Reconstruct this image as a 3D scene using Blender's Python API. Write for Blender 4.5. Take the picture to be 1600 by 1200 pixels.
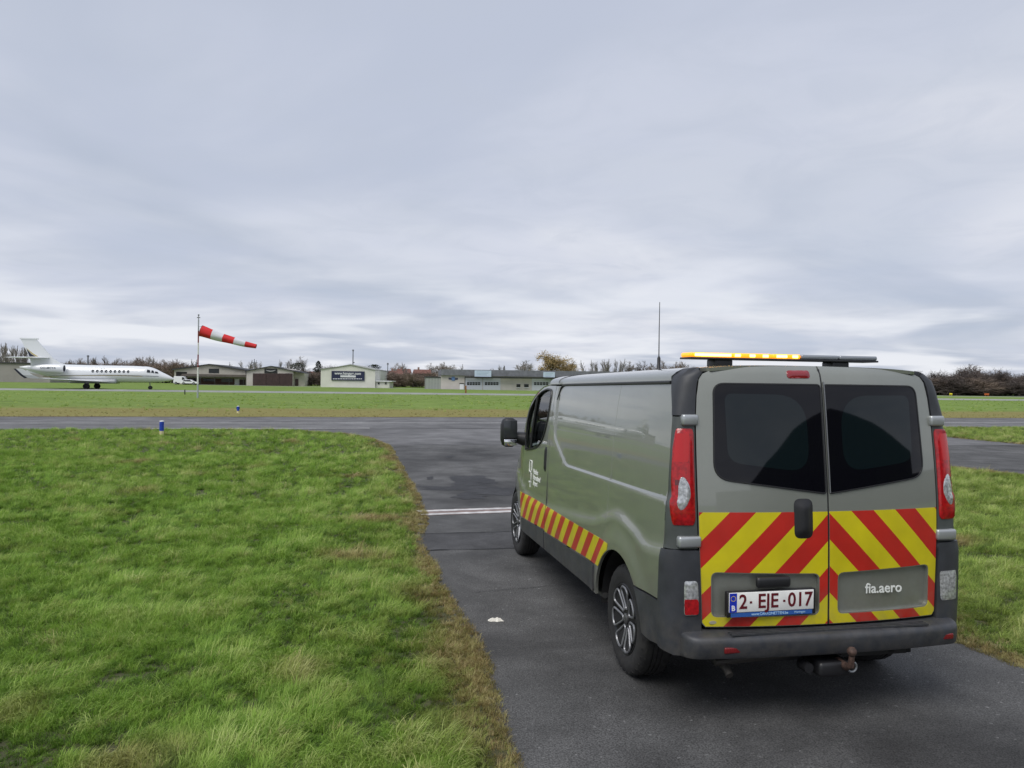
import bpy, math, random
import numpy as np
from mathutils import Vector, Matrix, noise as mnoise
from mathutils.geometry import delaunay_2d_cdt

for o in list(bpy.data.objects):
    bpy.data.objects.remove(o)
scene = bpy.context.scene
COL = scene.collection
rad = math.radians
PI = math.pi

# ------------------------------------------------------------------ camera
CAM_H = 1.911
FPX = 1202.0
CP, CR = rad(-0.2), rad(0.81)
_f = Vector((0, math.cos(CP), math.sin(CP)))
_r = _f.cross(Vector((0, 0, 1))).normalized()
_u = _r.cross(_f)
c_, s_ = math.cos(CR), math.sin(CR)
CRX, CUP = c_*_r+s_*_u, -s_*_r+c_*_u
cam = bpy.data.cameras.new('camera')
cam.sensor_width = 36.0
cam.lens = 36.0*FPX/1600.0
cam.clip_start = 0.05
cam.clip_end = 6000
cam_o = bpy.data.objects.new('camera', cam)
COL.objects.link(cam_o)
M = Matrix((CRX, CUP, -_f)).transposed().to_4x4()
M.translation = Vector((0, 0, CAM_H))
cam_o.matrix_world = M
scene.camera = cam_o


def at(px, py, Y):
    """world point seen at photo pixel (1600x1200) at depth Y"""
    d = _f+(px-800)/FPX*CRX-(py-600)/FPX*CUP
    return Vector((0, 0, CAM_H))+d*(Y/d.y)


# ------------------------------------------------------------------ world, sun, exposure
SUN_EL, SUN_AZ = rad(56), rad(215)     # azimuth clockwise from +Y
world = bpy.data.worlds.new('World')
scene.world = world
world.use_nodes = True
wn, wl = world.node_tree.nodes, world.node_tree.links
wn.clear()


def W(t, **k):
    n = wn.new(t)
    for a, b in k.items():
        setattr(n, a, b)
    return n


w_out = W('ShaderNodeOutputWorld')
sky = W('ShaderNodeTexSky', sky_type='NISHITA')
sky.sun_disc = False
sky.sun_elevation = SUN_EL
sky.sun_rotation = SUN_AZ
bg1 = W('ShaderNodeBackground')
bg1.inputs['Strength'].default_value = 0.05
wl.new(sky.outputs[0], bg1.inputs[0])
tc = W('ShaderNodeTexCoord')
sep = W('ShaderNodeSeparateXYZ')
wl.new(tc.outputs['Generated'], sep.inputs[0])


def wmath(op, a, b=None, clamp=False):
    n = W('ShaderNodeMath', operation=op)
    n.use_clamp = clamp
    for i, v in enumerate((a, b)):
        if v is None:
            continue
        if isinstance(v, (int, float)):
            n.inputs[i].default_value = v
        else:
            wl.new(v, n.inputs[i])
    return n.outputs[0]


zc = wmath('ABSOLUTE', sep.outputs[2])
den = wmath('ADD', zc, 0.10)
cx = wmath('DIVIDE', sep.outputs[0], den)
cy = wmath('DIVIDE', sep.outputs[1], den)
cmb = W('ShaderNodeCombineXYZ')
wl.new(cx, cmb.inputs[0])
wl.new(cy, cmb.inputs[1])


def wnoise(scale, detail, dist, off, rough=0.5):
    mp = W('ShaderNodeMapping')
    mp.inputs['Location'].default_value = off
    wl.new(cmb.outputs[0], mp.inputs[0])
    n = W('ShaderNodeTexNoise')
    n.inputs['Scale'].default_value = scale
    n.inputs['Detail'].default_value = detail
    n.inputs['Roughness'].default_value = rough
    n.inputs['Distortion'].default_value = dist
    wl.new(mp.outputs[0], n.inputs['Vector'])
    return n.outputs[0]


def wramp(v, stops):
    r = W('ShaderNodeValToRGB')
    r.color_ramp.interpolation = 'EASE'
    e = r.color_ramp.elements
    while len(e) < len(stops):
        e.new(0.5)
    for k, (p, c) in enumerate(stops):
        e[k].position = p
        e[k].color = (*c, 1)
    wl.new(v, r.inputs[0])
    return r.outputs[0]


def wmix(f, a, b):
    m = W('ShaderNodeMix', data_type='RGBA')
    for s, v in ((0, f), (6, a), (7, b)):
        if isinstance(v, (int, float)):
            m.inputs[s].default_value = v
        elif isinstance(v, tuple):
            m.inputs[s].default_value = (*v, 1)
        else:
            wl.new(v, m.inputs[s])
    return m.outputs[2]


n1 = wnoise(0.40, 6, 0.7, (3.1, 1.7, 0), 0.48)
n2 = wnoise(0.8, 4, 0.35, (7.3, 2.2, 4), 0.46)
n3 = wnoise(0.8, 3, 0.3, (1.0, 9.2, 2), 0.5)
base = wramp(n1, [(0.36, (0.44, 0.485, 0.585)), (0.50, (0.55, 0.583, 0.668)), (0.64, (0.655, 0.672, 0.738))])
base = wmix(wramp(n3, [(0.42, (0, 0, 0)), (0.62, (0.35, 0.35, 0.35))]), base, (0.535, 0.570, 0.69))
n4 = wnoise(2.6, 6, 0.8, (2.0, 5.0, 7), 0.6)
base = wmix(wramp(n4, [(0.42, (0, 0, 0)), (0.66, (0.35, 0.35, 0.35))]), base, (0.475, 0.515, 0.61))
low = wmath('SUBTRACT', 1.0, wmath('MULTIPLY', zc, 4.2), True)
band = wmath('MULTIPLY', low, wramp(n2, [(0.44, (0, 0, 0)), (0.63, (1, 1, 1))]), True)
dark = wmath('MULTIPLY', low, wramp(n2, [(0.30, (0.8, 0.8, 0.8)), (0.47, (0, 0, 0))]), True)
base = wmix(wmath('MULTIPLY', band, 0.95), base, (0.80, 0.815, 0.86))
base = wmix(wmath('MULTIPLY', dark, 0.8), base, (0.40, 0.46, 0.585))
bg2 = W('ShaderNodeBackground')
bg2.inputs['Strength'].default_value = 0.66
wl.new(base, bg2.inputs[0])
mixs = W('ShaderNodeMixShader')
mixs.inputs[0].default_value = 0.93
wl.new(bg1.outputs[0], mixs.inputs[1])
wl.new(bg2.outputs[0], mixs.inputs[2])
wl.new(mixs.outputs[0], w_out.inputs[0])

sun = bpy.data.lights.new('sun', 'SUN')
sun.energy = 1.5
sun.angle = rad(40)
sun.color = (1.0, 0.965, 0.91)
sun_o = bpy.data.objects.new('sun', sun)
COL.objects.link(sun_o)
sd = Vector((math.sin(SUN_AZ)*math.cos(SUN_EL), math.cos(SUN_AZ)*math.cos(SUN_EL), math.sin(SUN_EL)))
sun_o.rotation_euler = sd.to_track_quat('Z', 'Y').to_euler()

vs = scene.view_settings
vs.view_transform = 'Standard'
vs.look = 'None'
vs.exposure = 0.8
vs.gamma = 1.0
vs.use_curve_mapping = False

# ------------------------------------------------------------------ helpers
MATS = {}


def mat(name, col=(0.5, 0.5, 0.5), rough=0.5, metal=0.0, coat=0.0, emit=None, estr=0.0, spec=0.5,
        noise=None, bump=None, alpha=None, trans=0.0):
    """noise=(scale, amount[, detail]) brightness variation; bump=(scale, strength)"""
    if name in MATS:
        return MATS[name]
    m = bpy.data.materials.new(name)
    m.use_nodes = True
    nt = m.node_tree
    b = nt.nodes['Principled BSDF']
    b.inputs['Base Color'].default_value = (*col, 1)
    b.inputs['Roughness'].default_value = rough
    b.inputs['Metallic'].default_value = metal
    b.inputs['Coat Weight'].default_value = coat
    b.inputs['Coat Roughness'].default_value = 0.02
    b.inputs['Specular IOR Level'].default_value = spec
    b.inputs['Transmission Weight'].default_value = trans
    if emit:
        b.inputs['Emission Color'].default_value = (*emit, 1)
        b.inputs['Emission Strength'].default_value = estr
    t = nt.nodes.new('ShaderNodeTexCoord')
    if noise:
        n = nt.nodes.new('ShaderNodeTexNoise')
        n.inputs['Scale'].default_value = noise[0]
        n.inputs['Detail'].default_value = noise[2] if len(noise) > 2 else 6
        nt.links.new(t.outputs['Object'], n.inputs['Vector'])
        r = nt.nodes.new('ShaderNodeMapRange')
        r.inputs['From Min'].default_value = 0.3
        r.inputs['From Max'].default_value = 0.7
        r.inputs['To Min'].default_value = 1-noise[1]
        r.inputs['To Max'].default_value = 1+noise[1]
        nt.links.new(n.outputs[0], r.inputs[0])
        v = nt.nodes.new('ShaderNodeVectorMath')
        v.operation = 'SCALE'
        v.inputs[0].default_value = col
        nt.links.new(r.outputs[0], v.inputs['Scale'])
        nt.links.new(v.outputs[0], b.inputs['Base Color'])
    if bump:
        n = nt.nodes.new('ShaderNodeTexNoise')
        n.inputs['Scale'].default_value = bump[0]
        n.inputs['Detail'].default_value = 4
        nt.links.new(t.outputs['Object'], n.inputs['Vector'])
        bp = nt.nodes.new('ShaderNodeBump')
        bp.inputs['Strength'].default_value = bump[1]
        bp.inputs['Distance'].default_value = 0.01
        nt.links.new(n.outputs[0], bp.inputs['Height'])
        nt.links.new(bp.outputs[0], b.inputs['Normal'])
    MATS[name] = m
    return m


def link(name, me, m=None, parent=None):
    o = bpy.data.objects.new(name, me)
    COL.objects.link(o)
    if m is not None and me is not None and len(me.materials) == 0:
        me.materials.append(m)
    if parent is not None:
        o.parent = parent
    return o


def tag(o, label=None, cat=None, group=None, kind=None):
    for k, v in (('label', label), ('category', cat), ('group', group), ('kind', kind)):
        if v:
            o[k] = v
    return o


def thing(name, label, cat, loc=(0, 0, 0), rz=0.0, group=None):
    o = bpy.data.objects.new(name, None)
    o.empty_display_size = 0.2
    COL.objects.link(o)
    o.location = loc
    o.rotation_euler = (0, 0, rz)
    return tag(o, label, cat, group)


class MB:
    def __init__(self):
        self.v, self.f = [], []

    def add(self, vs, fs):
        n = len(self.v)
        self.v += [tuple(p) for p in vs]
        self.f += [tuple(i+n for i in f) for f in fs]
        return self

    def box(self, x0, x1, y0, y1, z0, z1):
        return self.add([(x0, y0, z0), (x1, y0, z0), (x1, y1, z0), (x0, y1, z0),
                         (x0, y0, z1), (x1, y0, z1), (x1, y1, z1), (x0, y1, z1)],
                        [(0, 3, 2, 1), (4, 5, 6, 7), (0, 1, 5, 4), (1, 2, 6, 5), (2, 3, 7, 6), (3, 0, 4, 7)])

    def rbox(self, x0, x1, y0, y1, z0, z1, r):
        """box with bevelled (chamfered twice) edges"""
        cx, cy, cz = (x0+x1)/2, (y0+y1)/2, (z0+z1)/2
        hx, hy, hz = (x1-x0)/2, (y1-y0)/2, (z1-z0)/2
        r = min(r, hx*.98, hy*.98, hz*.98)
        vs, fs = [], []
        N = 12
        rings = []
        lev = [(-hz, .0), (-hz, 1.0), (-hz+r*.3, .3), (-hz+r, 0.), (hz-r, 0.), (hz-r*.3, .3), (hz, 1.0)]
        def ring(z, ins):
            ids = []
            for (sx, sy, a0) in ((1, 1, 0), (-1, 1, 90), (-1, -1, 180), (1, -1, 270)):
                for k in range(4):
                    a = rad(a0+k*30)
                    px = sx*(hx-r)+(r-ins*r*.999)*math.cos(a)
                    py = sy*(hy-r)+(r-ins*r*.999)*math.sin(a)
                    ids.append(len(vs))
                    vs.append((cx+px, cy+py, cz+z))
            return ids
        for z, ins in ((-hz, .7), (-hz+r*.3, .25), (-hz+r, 0), (hz-r, 0), (hz-r*.3, .25), (hz, .7)):
            rings.append(ring(z, ins))
        n = len(rings[0])
        for a, b in zip(rings, rings[1:]):
            for i in range(n):
                fs.append((a[i], a[(i+1) % n], b[(i+1) % n], b[i]))
        fs.append(tuple(reversed(rings[0])))
        fs.append(tuple(rings[-1]))
        return self.add(vs, fs)

    def tube(self, pts, rr, n=8, cap=True, closed=False):
        pts = [Vector(p) for p in pts]
        if not isinstance(rr, (list, tuple)):
            rr = [rr]*len(pts)
        vs, fs = [], []
        N = len(pts)
        up = Vector((0, 0, 1))
        prev = None
        for i, p in enumerate(pts):
            if closed:
                d = pts[(i+1) % N]-pts[i-1]
            else:
                d = pts[min(i+1, N-1)]-pts[max(i-1, 0)]
            d.normalize()
            if prev is None:
                a = up if abs(d.dot(up)) < .95 else Vector((1, 0, 0))
                e = (a-d*a.dot(d)).normalized()
            else:
                e = (prev-d*prev.dot(d)).normalized()
            prev = e
            g = d.cross(e)
            for k in range(n):
                t = 2*PI*k/n
                vs.append(p+(e*math.cos(t)+g*math.sin(t))*rr[i])
        for i in range(N if closed else N-1):
            for k in range(n):
                a, b = i*n+k, i*n+(k+1) % n
                c, d_ = ((i+1) % N)*n+(k+1) % n, ((i+1) % N)*n+k
                fs.append((a, b, c, d_))
        if cap and not closed:
            fs.append(tuple(reversed(range(n))))
            fs.append(tuple(range((N-1)*n, N*n)))
        return self.add(vs, fs)

    def lathe(self, prof, n=32, axis='Y', c=(0, 0, 0)):
        """prof: list of (r, h) revolved about axis through c"""
        vs, fs = [], []
        for (r, h) in prof:
            for k in range(n):
                t = 2*PI*k/n
                a, b = r*math.cos(t), r*math.sin(t)
                p = {'Y': (a, h, b), 'Z': (a, b, h), 'X': (h, a, b)}[axis]
                vs.append((p[0]+c[0], p[1]+c[1], p[2]+c[2]))
        for i in range(len(prof)-1):
            for k in range(n):
                a, b = i*n+k, i*n+(k+1) % n
                fs.append((a, b, b+n, a+n))
        return self.add(vs, fs)

    def prism(self, poly, h0, h1, axis='Z'):
        """poly of 2D points extruded along axis"""
        n = len(poly)
        def P(p, h):
            return {'Z': (p[0], p[1], h), 'Y': (p[0], h, p[1]), 'X': (h, p[0], p[1])}[axis]
        vs = [P(p, h0) for p in poly]+[P(p, h1) for p in poly]
        fs = [tuple(range(n-1, -1, -1)), tuple(range(n, 2*n))]
        fs += [(i, (i+1) % n, (i+1) % n+n, i+n) for i in range(n)]
        return self.add(vs, fs)

    def mesh(self, name, smooth=False):
        me = bpy.data.meshes.new(name)
        me.from_pydata(self.v, [], self.f)
        me.validate()
        if smooth:
            me.polygons.foreach_set('use_smooth', [True]*len(me.polygons))
            try:
                me.set_sharp_from_angle(angle=rad(38))
            except Exception:
                pass
        me.update()
        return me

    def build(self, name, m, parent=None, smooth=False, recalc=True):
        me = self.mesh(name, smooth)
        if recalc:
            import bmesh
            bm = bmesh.new()
            bm.from_mesh(me)
            bmesh.ops.recalc_face_normals(bm, faces=bm.faces)
            bm.to_mesh(me)
            bm.free()
        return link(name, me, m, parent)


def text(s, size, mtx, m, parent, name='lettering', align='CENTER', bold=0.0, extrude=0.001, sx=1.0, shear=0):
    """flat lettering; mtx places it: text x -> column 0, text y -> column 1"""
    cu = bpy.data.curves.new('lettering', 'FONT')
    cu.body = s
    cu.size = size
    cu.align_x = align
    cu.align_y = 'CENTER'
    cu.offset = bold
    cu.extrude = extrude
    cu.shear = shear
    cu.resolution_u = 3
    t = bpy.data.objects.new('lettering_source', cu)
    COL.objects.link(t)
    dg = bpy.context.evaluated_depsgraph_get()
    me = bpy.data.meshes.new_from_object(t.evaluated_get(dg))
    bpy.data.objects.remove(t)
    bpy.data.curves.remove(cu)
    me.transform(Matrix.Diagonal((sx, 1, 1, 1)))
    me.transform(mtx)
    me.materials.clear()
    me.name = name
    return link(name, me, m, parent)


def frame(o, ex, ey):
    """matrix with origin o, x axis ex, y axis ey"""
    ex = Vector(ex).normalized()
    ey = Vector(ey)
    ey = (ey-ex*ey.dot(ex)).normalized()
    ez = ex.cross(ey)
    m = Matrix((ex, ey, ez)).transposed().to_4x4()
    m.translation = Vector(o)
    return m


def interp(pts, x):
    """smooth (Catmull-Rom) interpolation through (x, y) points"""
    if x <= pts[0][0]:
        return pts[0][1]
    if x >= pts[-1][0]:
        return pts[-1][1]
    for i in range(len(pts)-1):
        if pts[i][0] <= x <= pts[i+1][0]:
            x0, y0 = pts[i]
            x1, y1 = pts[i+1]
            h = x1-x0
            m0 = (y1-pts[i-1][1])/(x1-pts[i-1][0]) if i > 0 else (y1-y0)/h
            m1 = (pts[i+2][1]-y0)/(pts[i+2][0]-x0) if i < len(pts)-2 else (y1-y0)/h
            t = (x-x0)/h
            t2, t3 = t*t, t*t*t
            return (2*t3-3*t2+1)*y0+(t3-2*t2+t)*h*m0+(-2*t3+3*t2)*y1+(t3-t2)*h*m1


def sm(t):
    t = max(0., min(1., t))
    return t*t*(3-2*t)


def inside(p, poly):
    x, y = p
    c = False
    n = len(poly)
    j = n-1
    for i in range(n):
        xi, yi = poly[i]
        xj, yj = poly[j]
        if (yi > y) != (yj > y) and x < (xj-xi)*(y-yi)/(yj-yi)+xi:
            c = not c
        j = i
    return c


def segdist(p, poly, closed=True):
    best = 1e9
    n = len(poly)
    for i in range(n if closed else n-1):
        ax, ay = poly[i]
        bx, by = poly[(i+1) % n]
        dx, dy = bx-ax, by-ay
        L = dx*dx+dy*dy
        t = 0 if L == 0 else max(0, min(1, ((p[0]-ax)*dx+(p[1]-ay)*dy)/L))
        d = math.hypot(p[0]-ax-t*dx, p[1]-ay-t*dy)
        if d < best:
            best = d
    return best


def rounded(poly, r, k=5):
    """round the corners of a 2D polygon; r number or list"""
    out = []
    n = len(poly)
    for i in range(n):
        ri = r[i] if isinstance(r, (list, tuple)) else r
        p0, p1, p2 = Vector(poly[i-1]), Vector(poly[i]), Vector(poly[(i+1) % n])
        a, b = (p0-p1), (p2-p1)
        if ri <= 0 or a.length < 1e-6 or b.length < 1e-6:
            out.append(tuple(p1))
            continue
        ri = min(ri, a.length*.49, b.length*.49)
        q0, q2 = p1+a.normalized()*ri, p1+b.normalized()*ri
        for j in range(k+1):
            t = j/k
            out.append(tuple(q0*(1-t)**2+p1*2*t*(1-t)+q2*t*t))
    return out


def resample(poly, step):
    out = []
    n = len(poly)
    for i in range(n):
        a, b = Vector(poly[i]), Vector(poly[(i+1) % n])
        k = max(1, int(math.ceil((b-a).length/step)))
        for j in range(k):
            out.append(tuple(a.lerp(b, j/k)))
    return out


# ================================================================== MATERIALS shared
m_paint = mat('van_paint', (0.262, 0.274, 0.246), 0.36, 0.5, 1.0, noise=(2.2, .06))
m_plastic = mat('van_plastic', (0.031, 0.034, 0.041), 0.5, noise=(9, .25), bump=(450, .12))
m_black = mat('black_plastic', (0.012, 0.012, 0.014), 0.45)
m_rubber = mat('tyre_rubber', (0.012, 0.012, 0.013), 0.78, noise=(14, .3))
m_glass = mat('tinted_glass', (0.003, 0.003, 0.005), 0.03, spec=0.34)
m_pane = mat('tinted_glass_inner', (0.004, 0.008, 0.010), 0.03, spec=0.45)
m_silver = mat('silver_plastic', (0.42, 0.44, 0.45), 0.35, 0.6)
m_chrome = mat('polished_trim', (0.25, 0.255, 0.27), 0.38, 0.6)
m_whitepaint = mat('white_paint', (0.78, 0.78, 0.77), 0.5)
m_rust = mat('rusty_steel', (0.060, 0.034, 0.026), 0.7, noise=(60, .5))
m_steel = mat('grey_steel', (0.25, 0.26, 0.27), 0.45, 0.7)
m_dark = mat('dark_interior', (0.008, 0.008, 0.009), 0.8)


def add_dirt(m, z0, z1, amt, col=(.17, .15, .12), scale=9):
    """road film: heavier below z1 (local z), broken up by noise"""
    nt = m.node_tree
    N, L = nt.nodes, nt.links
    b = N['Principled BSDF']
    t = N.new('ShaderNodeTexCoord')
    s = N.new('ShaderNodeSeparateXYZ')
    L.new(t.outputs['Object'], s.inputs[0])
    mr = N.new('ShaderNodeMapRange')
    mr.interpolation_type = 'SMOOTHSTEP'
    for k, v in zip((1, 2, 3, 4), (z0, z1, amt, amt*.08)):
        mr.inputs[k].default_value = v
    L.new(s.outputs[2], mr.inputs[0])
    n = N.new('ShaderNodeTexNoise')
    n.inputs['Scale'].default_value = scale
    n.inputs['Detail'].default_value = 9
    n.inputs['Roughness'].default_value = .68
    L.new(t.outputs['Object'], n.inputs['Vector'])
    r = N.new('ShaderNodeMapRange')
    for k, v in zip((1, 2, 3, 4), (.36, .66, 0, 1)):
        r.inputs[k].default_value = v
    L.new(n.outputs[0], r.inputs[0])
    mu = N.new('ShaderNodeMath')
    mu.operation = 'MULTIPLY'
    L.new(mr.outputs[0], mu.inputs[0])
    L.new(r.outputs[0], mu.inputs[1])
    mx = N.new('ShaderNodeMix')
    mx.data_type = 'RGBA'
    L.new(mu.outputs[0], mx.inputs[0])
    src = b.inputs['Base Color']
    if src.links:
        L.new(src.links[0].from_socket, mx.inputs[6])
    else:
        mx.inputs[6].default_value = src.default_value
    mx.inputs[7].default_value = (*col, 1)
    L.new(mx.outputs[2], src)
    c = b.inputs['Coat Weight']
    if c.default_value > 0:
        sb = N.new('ShaderNodeMath')
        sb.operation = 'MULTIPLY_ADD'
        sb.inputs[1].default_value = -c.default_value
        sb.inputs[2].default_value = c.default_value
        L.new(mu.outputs[0], sb.inputs[0])
        L.new(sb.outputs[0], c)


add_dirt(m_paint, .45, 1.15, .45)
add_dirt(m_plastic, .35, .75, .45, (.11, .10, .085), 14)
add_dirt(m_rubber, -.35, .36, .35, (.06, .056, .05), 18)


def side_glass():
    m = bpy.data.materials.new('clear_tinted_glass')
    m.use_nodes = True
    nt = m.node_tree
    nt.nodes.clear()
    o = nt.nodes.new('ShaderNodeOutputMaterial')
    mx = nt.nodes.new('ShaderNodeMixShader')
    tr = nt.nodes.new('ShaderNodeBsdfTransparent')
    tr.inputs[0].default_value = (0.62, 0.74, 0.70, 1)
    gl = nt.nodes.new('ShaderNodeBsdfGlossy')
    gl.inputs['Roughness'].default_value = 0.01
    fr = nt.nodes.new('ShaderNodeFresnel')
    fr.inputs[0].default_value = 1.55
    nt.links.new(fr.outputs[0], mx.inputs[0])
    nt.links.new(tr.outputs[0], mx.inputs[1])
    nt.links.new(gl.outputs[0], mx.inputs[2])
    nt.links.new(mx.outputs[0], o.inputs[0])
    return m


m_sideglass = side_glass()
# ================================================================== GROUND
TW = 0.27                                   # taxiway runs along (1, TW)
PATH_L = [(1.5, -9), (0.75, -3), (0.35, 1.5), (0.03, 3.8), (-0.28, 5.66), (-0.62, 7.05), (-1.06, 8.96), (-1.27, 11.14),
          (-1.75, 13.6), (-2.69, 18.12), (-3.63, 22.53), (-4.6, 25.0), (-5.9, 26.9), (-7.8, 28.3), (-10.5, 28.3)]
PATH_R = [(12, 34.0), (14.2, 33.2), (15.9, 31.2), (16.75, 29.2), (17.42, 26.13), (18.6, 20), (20.5, 10), (22.5, 0), (23, -9),
          (16.4, -9), (16, 0), (14.4, 8), (12.6, 14), (11.36, 17.02), (10.54, 18.44), (8.6, 18.9), (5.6, 17.6), (3.5, 15),
          (2.75, 12), (2.95, 9), (3.25, 6.9), (3.38, 5.75), (3.52, 5.24), (4.1, 1.5), (4.7, -3), (5.2, -9)]


def wobble(poly, step, amp, closed=True, freq=1.7):
    out = []
    for i, p in enumerate(resample(poly, step)):
        v = mnoise.noise_vector(Vector((p[0]*freq, p[1]*freq, 3.3)))
        out.append((p[0]+v.x*amp, p[1]+v.y*amp))
    return out


APRON = wobble(PATH_L+[(-10.5, 31), (12, 37)]+PATH_R, 0.22, 0.09)
ISLAND = None


def on_tarmac(x, y):
    d = y-TW*x
    if 30.95 < d < 40.45:
        return True
    return inside((x, y), APRON)


def ground_mat():
    m = bpy.data.materials.new('meadow')
    m.use_nodes = True
    nt = m.node_tree
    N, L = nt.nodes, nt.links
    b = N['Principled BSDF']
    b.inputs['Roughness'].default_value = 0.95
    b.inputs['Specular IOR Level'].default_value = 0.1
    t = N.new('ShaderNodeTexCoord')

    def noise(scale, detail, sc=(1, 1, 1), rough=.6):
        mp = N.new('ShaderNodeMapping')
        mp.inputs['Scale'].default_value = sc
        L.new(t.outputs['Object'], mp.inputs[0])
        n = N.new('ShaderNodeTexNoise')
        n.inputs['Scale'].default_value = scale
        n.inputs['Detail'].default_value = detail
        n.inputs['Roughness'].default_value = rough
        L.new(mp.outputs[0], n.inputs[0])
        return n.outputs[0]

    def ramp(v, stops):
        r = N.new('ShaderNodeValToRGB')
        e = r.color_ramp.elements
        while len(e) < len(stops):
            e.new(.5)
        for k, (p, c) in enumerate(stops):
            e[k].position = p
            e[k].color = (*c, 1)
        L.new(v, r.inputs[0])
        return r.outputs[0]

    def mix(f, a, c, mode='MIX'):
        x = N.new('ShaderNodeMix')
        x.data_type = 'RGBA'
        x.blend_type = mode
        for s, v in ((0, f), (6, a), (7, c)):
            if isinstance(v, (int, float)):
                x.inputs[s].default_value = v
            elif isinstance(v, tuple):
                x.inputs[s].default_value = (*v, 1)
            else:
                L.new(v, x.inputs[s])
        return x.outputs[2]

    def mth(op, a, c=None):
        x = N.new('ShaderNodeMath')
        x.operation = op
        for i, v in enumerate((a, c)):
            if v is None:
                continue
            if isinstance(v, (int, float)):
                x.inputs[i].default_value = v
            else:
                L.new(v, x.inputs[i])
        return x.outputs[0]

    fine = noise(2.3, 10, (1, 1, 1), .72)
    mid = noise(0.22, 8, (1, 1, 1), .65)
    big = noise(0.03, 5)
    col = ramp(fine, [(.28, (.062, .098, .018)), (.47, (.130, .196, .042)), (.68, (.190, .260, .068))])
    col = mix(ramp(mid, [(.44, (0, 0, 0)), (.66, (.55, .55, .55))]), col, (.20, .25, .08))
    col = mix(ramp(big, [(.40, (0, 0, 0)), (.66, (.45, .45, .45))]), col, (.165, .25, .055))
    tuss = noise(.55, 6, (.6, 1.6, 1), .65)
    col = mix(ramp(tuss, [(.36, (.7, .7, .7)), (.46, (0, 0, 0))]), col, (.048, .078, .02))
    # dry verge beyond the taxiway
    sx = N.new('ShaderNodeSeparateXYZ')
    L.new(t.outputs['Object'], sx.inputs[0])
    d = mth('SUBTRACT', sx.outputs[1], mth('MULTIPLY', sx.outputs[0], TW))
    d = mth('ADD', d, mth('MULTIPLY', mth('SUBTRACT', noise(.35, 6), .5), 11.0))
    e1 = N.new('ShaderNodeMapRange')
    e1.interpolation_type = 'SMOOTHSTEP'
    for k, v in zip((1, 2, 3, 4), (49.5, 55.0, 1, 0)):
        e1.inputs[k].default_value = v
    L.new(d, e1.inputs[0])
    e2 = N.new('ShaderNodeMapRange')
    for k, v in zip((1, 2, 3, 4), (38, 40, 0, 1)):
        e2.inputs[k].default_value = v
    L.new(d, e2.inputs[0])
    dry = mth('MULTIPLY', mth('MULTIPLY', e1.outputs[0], e2.outputs[0]), 0.70)
    dcol = ramp(noise(1.6, 9, (.6, 1.5, 1), .7), [(.3, (.13, .10, .038)), (.5, (.235, .175, .075)), (.7, (.185, .19, .062))])
    col = mix(dry, col, dcol)
    L.new(col, b.inputs['Base Color'])
    bp = N.new('ShaderNodeBump')
    bp.inputs['Strength'].default_value = .6
    bp.inputs['Distance'].default_value = .08
    L.new(noise(3.2, 8, (1, 1, 1), .7), bp.inputs['Height'])
    L.new(bp.outputs[0], b.inputs['Normal'])
    return m


def asphalt_mat(name, c0, c1, speck=.35, fine=140, patch=.9, rough=.82):
    m = bpy.data.materials.new(name)
    m.use_nodes = True
    nt = m.node_tree
    N, L = nt.nodes, nt.links
    b = N['Principled BSDF']
    b.inputs['Roughness'].default_value = rough
    b.inputs['Specular IOR Level'].default_value = .35
    t = N.new('ShaderNodeTexCoord')
    n1 = N.new('ShaderNodeTexNoise')
    n1.inputs['Scale'].default_value = patch
    n1.inputs['Detail'].default_value = 8
    n1.inputs['Roughness'].default_value = .62
    n1.inputs['Distortion'].default_value = .4
    n2 = N.new('ShaderNodeTexNoise')
    n2.inputs['Scale'].default_value = fine
    n2.inputs['Detail'].default_value = 3
    n3 = N.new('ShaderNodeTexVoronoi')
    n3.inputs['Scale'].default_value = fine*.62
    n4 = N.new('ShaderNodeTexNoise')
    n4.inputs['Scale'].default_value = patch*5
    n4.inputs['Detail'].default_value = 6
    for n in (n1, n2, n3, n4):
        L.new(t.outputs['Object'], n.inputs['Vector'])
    r = N.new('ShaderNodeValToRGB')
    r.color_ramp.elements[0].position = .34
    r.color_ramp.elements[0].color = (*c0, 1)
    r.color_ramp.elements[1].position = .66
    r.color_ramp.elements[1].color = (*c1, 1)
    L.new(n1.outputs[0], r.inputs[0])

    def scale(col, fac_out, lo, hi, f0=.3, f1=.7):
        mr = N.new('ShaderNodeMapRange')
        for k, v in zip((1, 2, 3, 4), (f0, f1, lo, hi)):
            mr.inputs[k].default_value = v
        L.new(fac_out, mr.inputs[0])
        v = N.new('ShaderNodeVectorMath')
        v.operation = 'SCALE'
        L.new(col, v.inputs[0])
        L.new(mr.outputs[0], v.inputs['Scale'])
        return v.outputs[0]
    col = scale(r.outputs[0], n2.outputs[0], 1-speck, 1+speck)
    col = scale(col, n4.outputs[0], .74, 1.26)
    # the odd pale stone in the aggregate
    col = scale(col, n3.outputs['Color'], 1.0, 2.6, .90, .99)
    L.new(col, b.inputs['Base Color'])
    bp = N.new('ShaderNodeBump')
    bp.inputs['Strength'].default_value = .55
    bp.inputs['Distance'].default_value = .006
    L.new(n2.outputs[0], bp.inputs['Height'])
    L.new(bp.outputs[0], b.inputs['Normal'])
    return m


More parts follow.
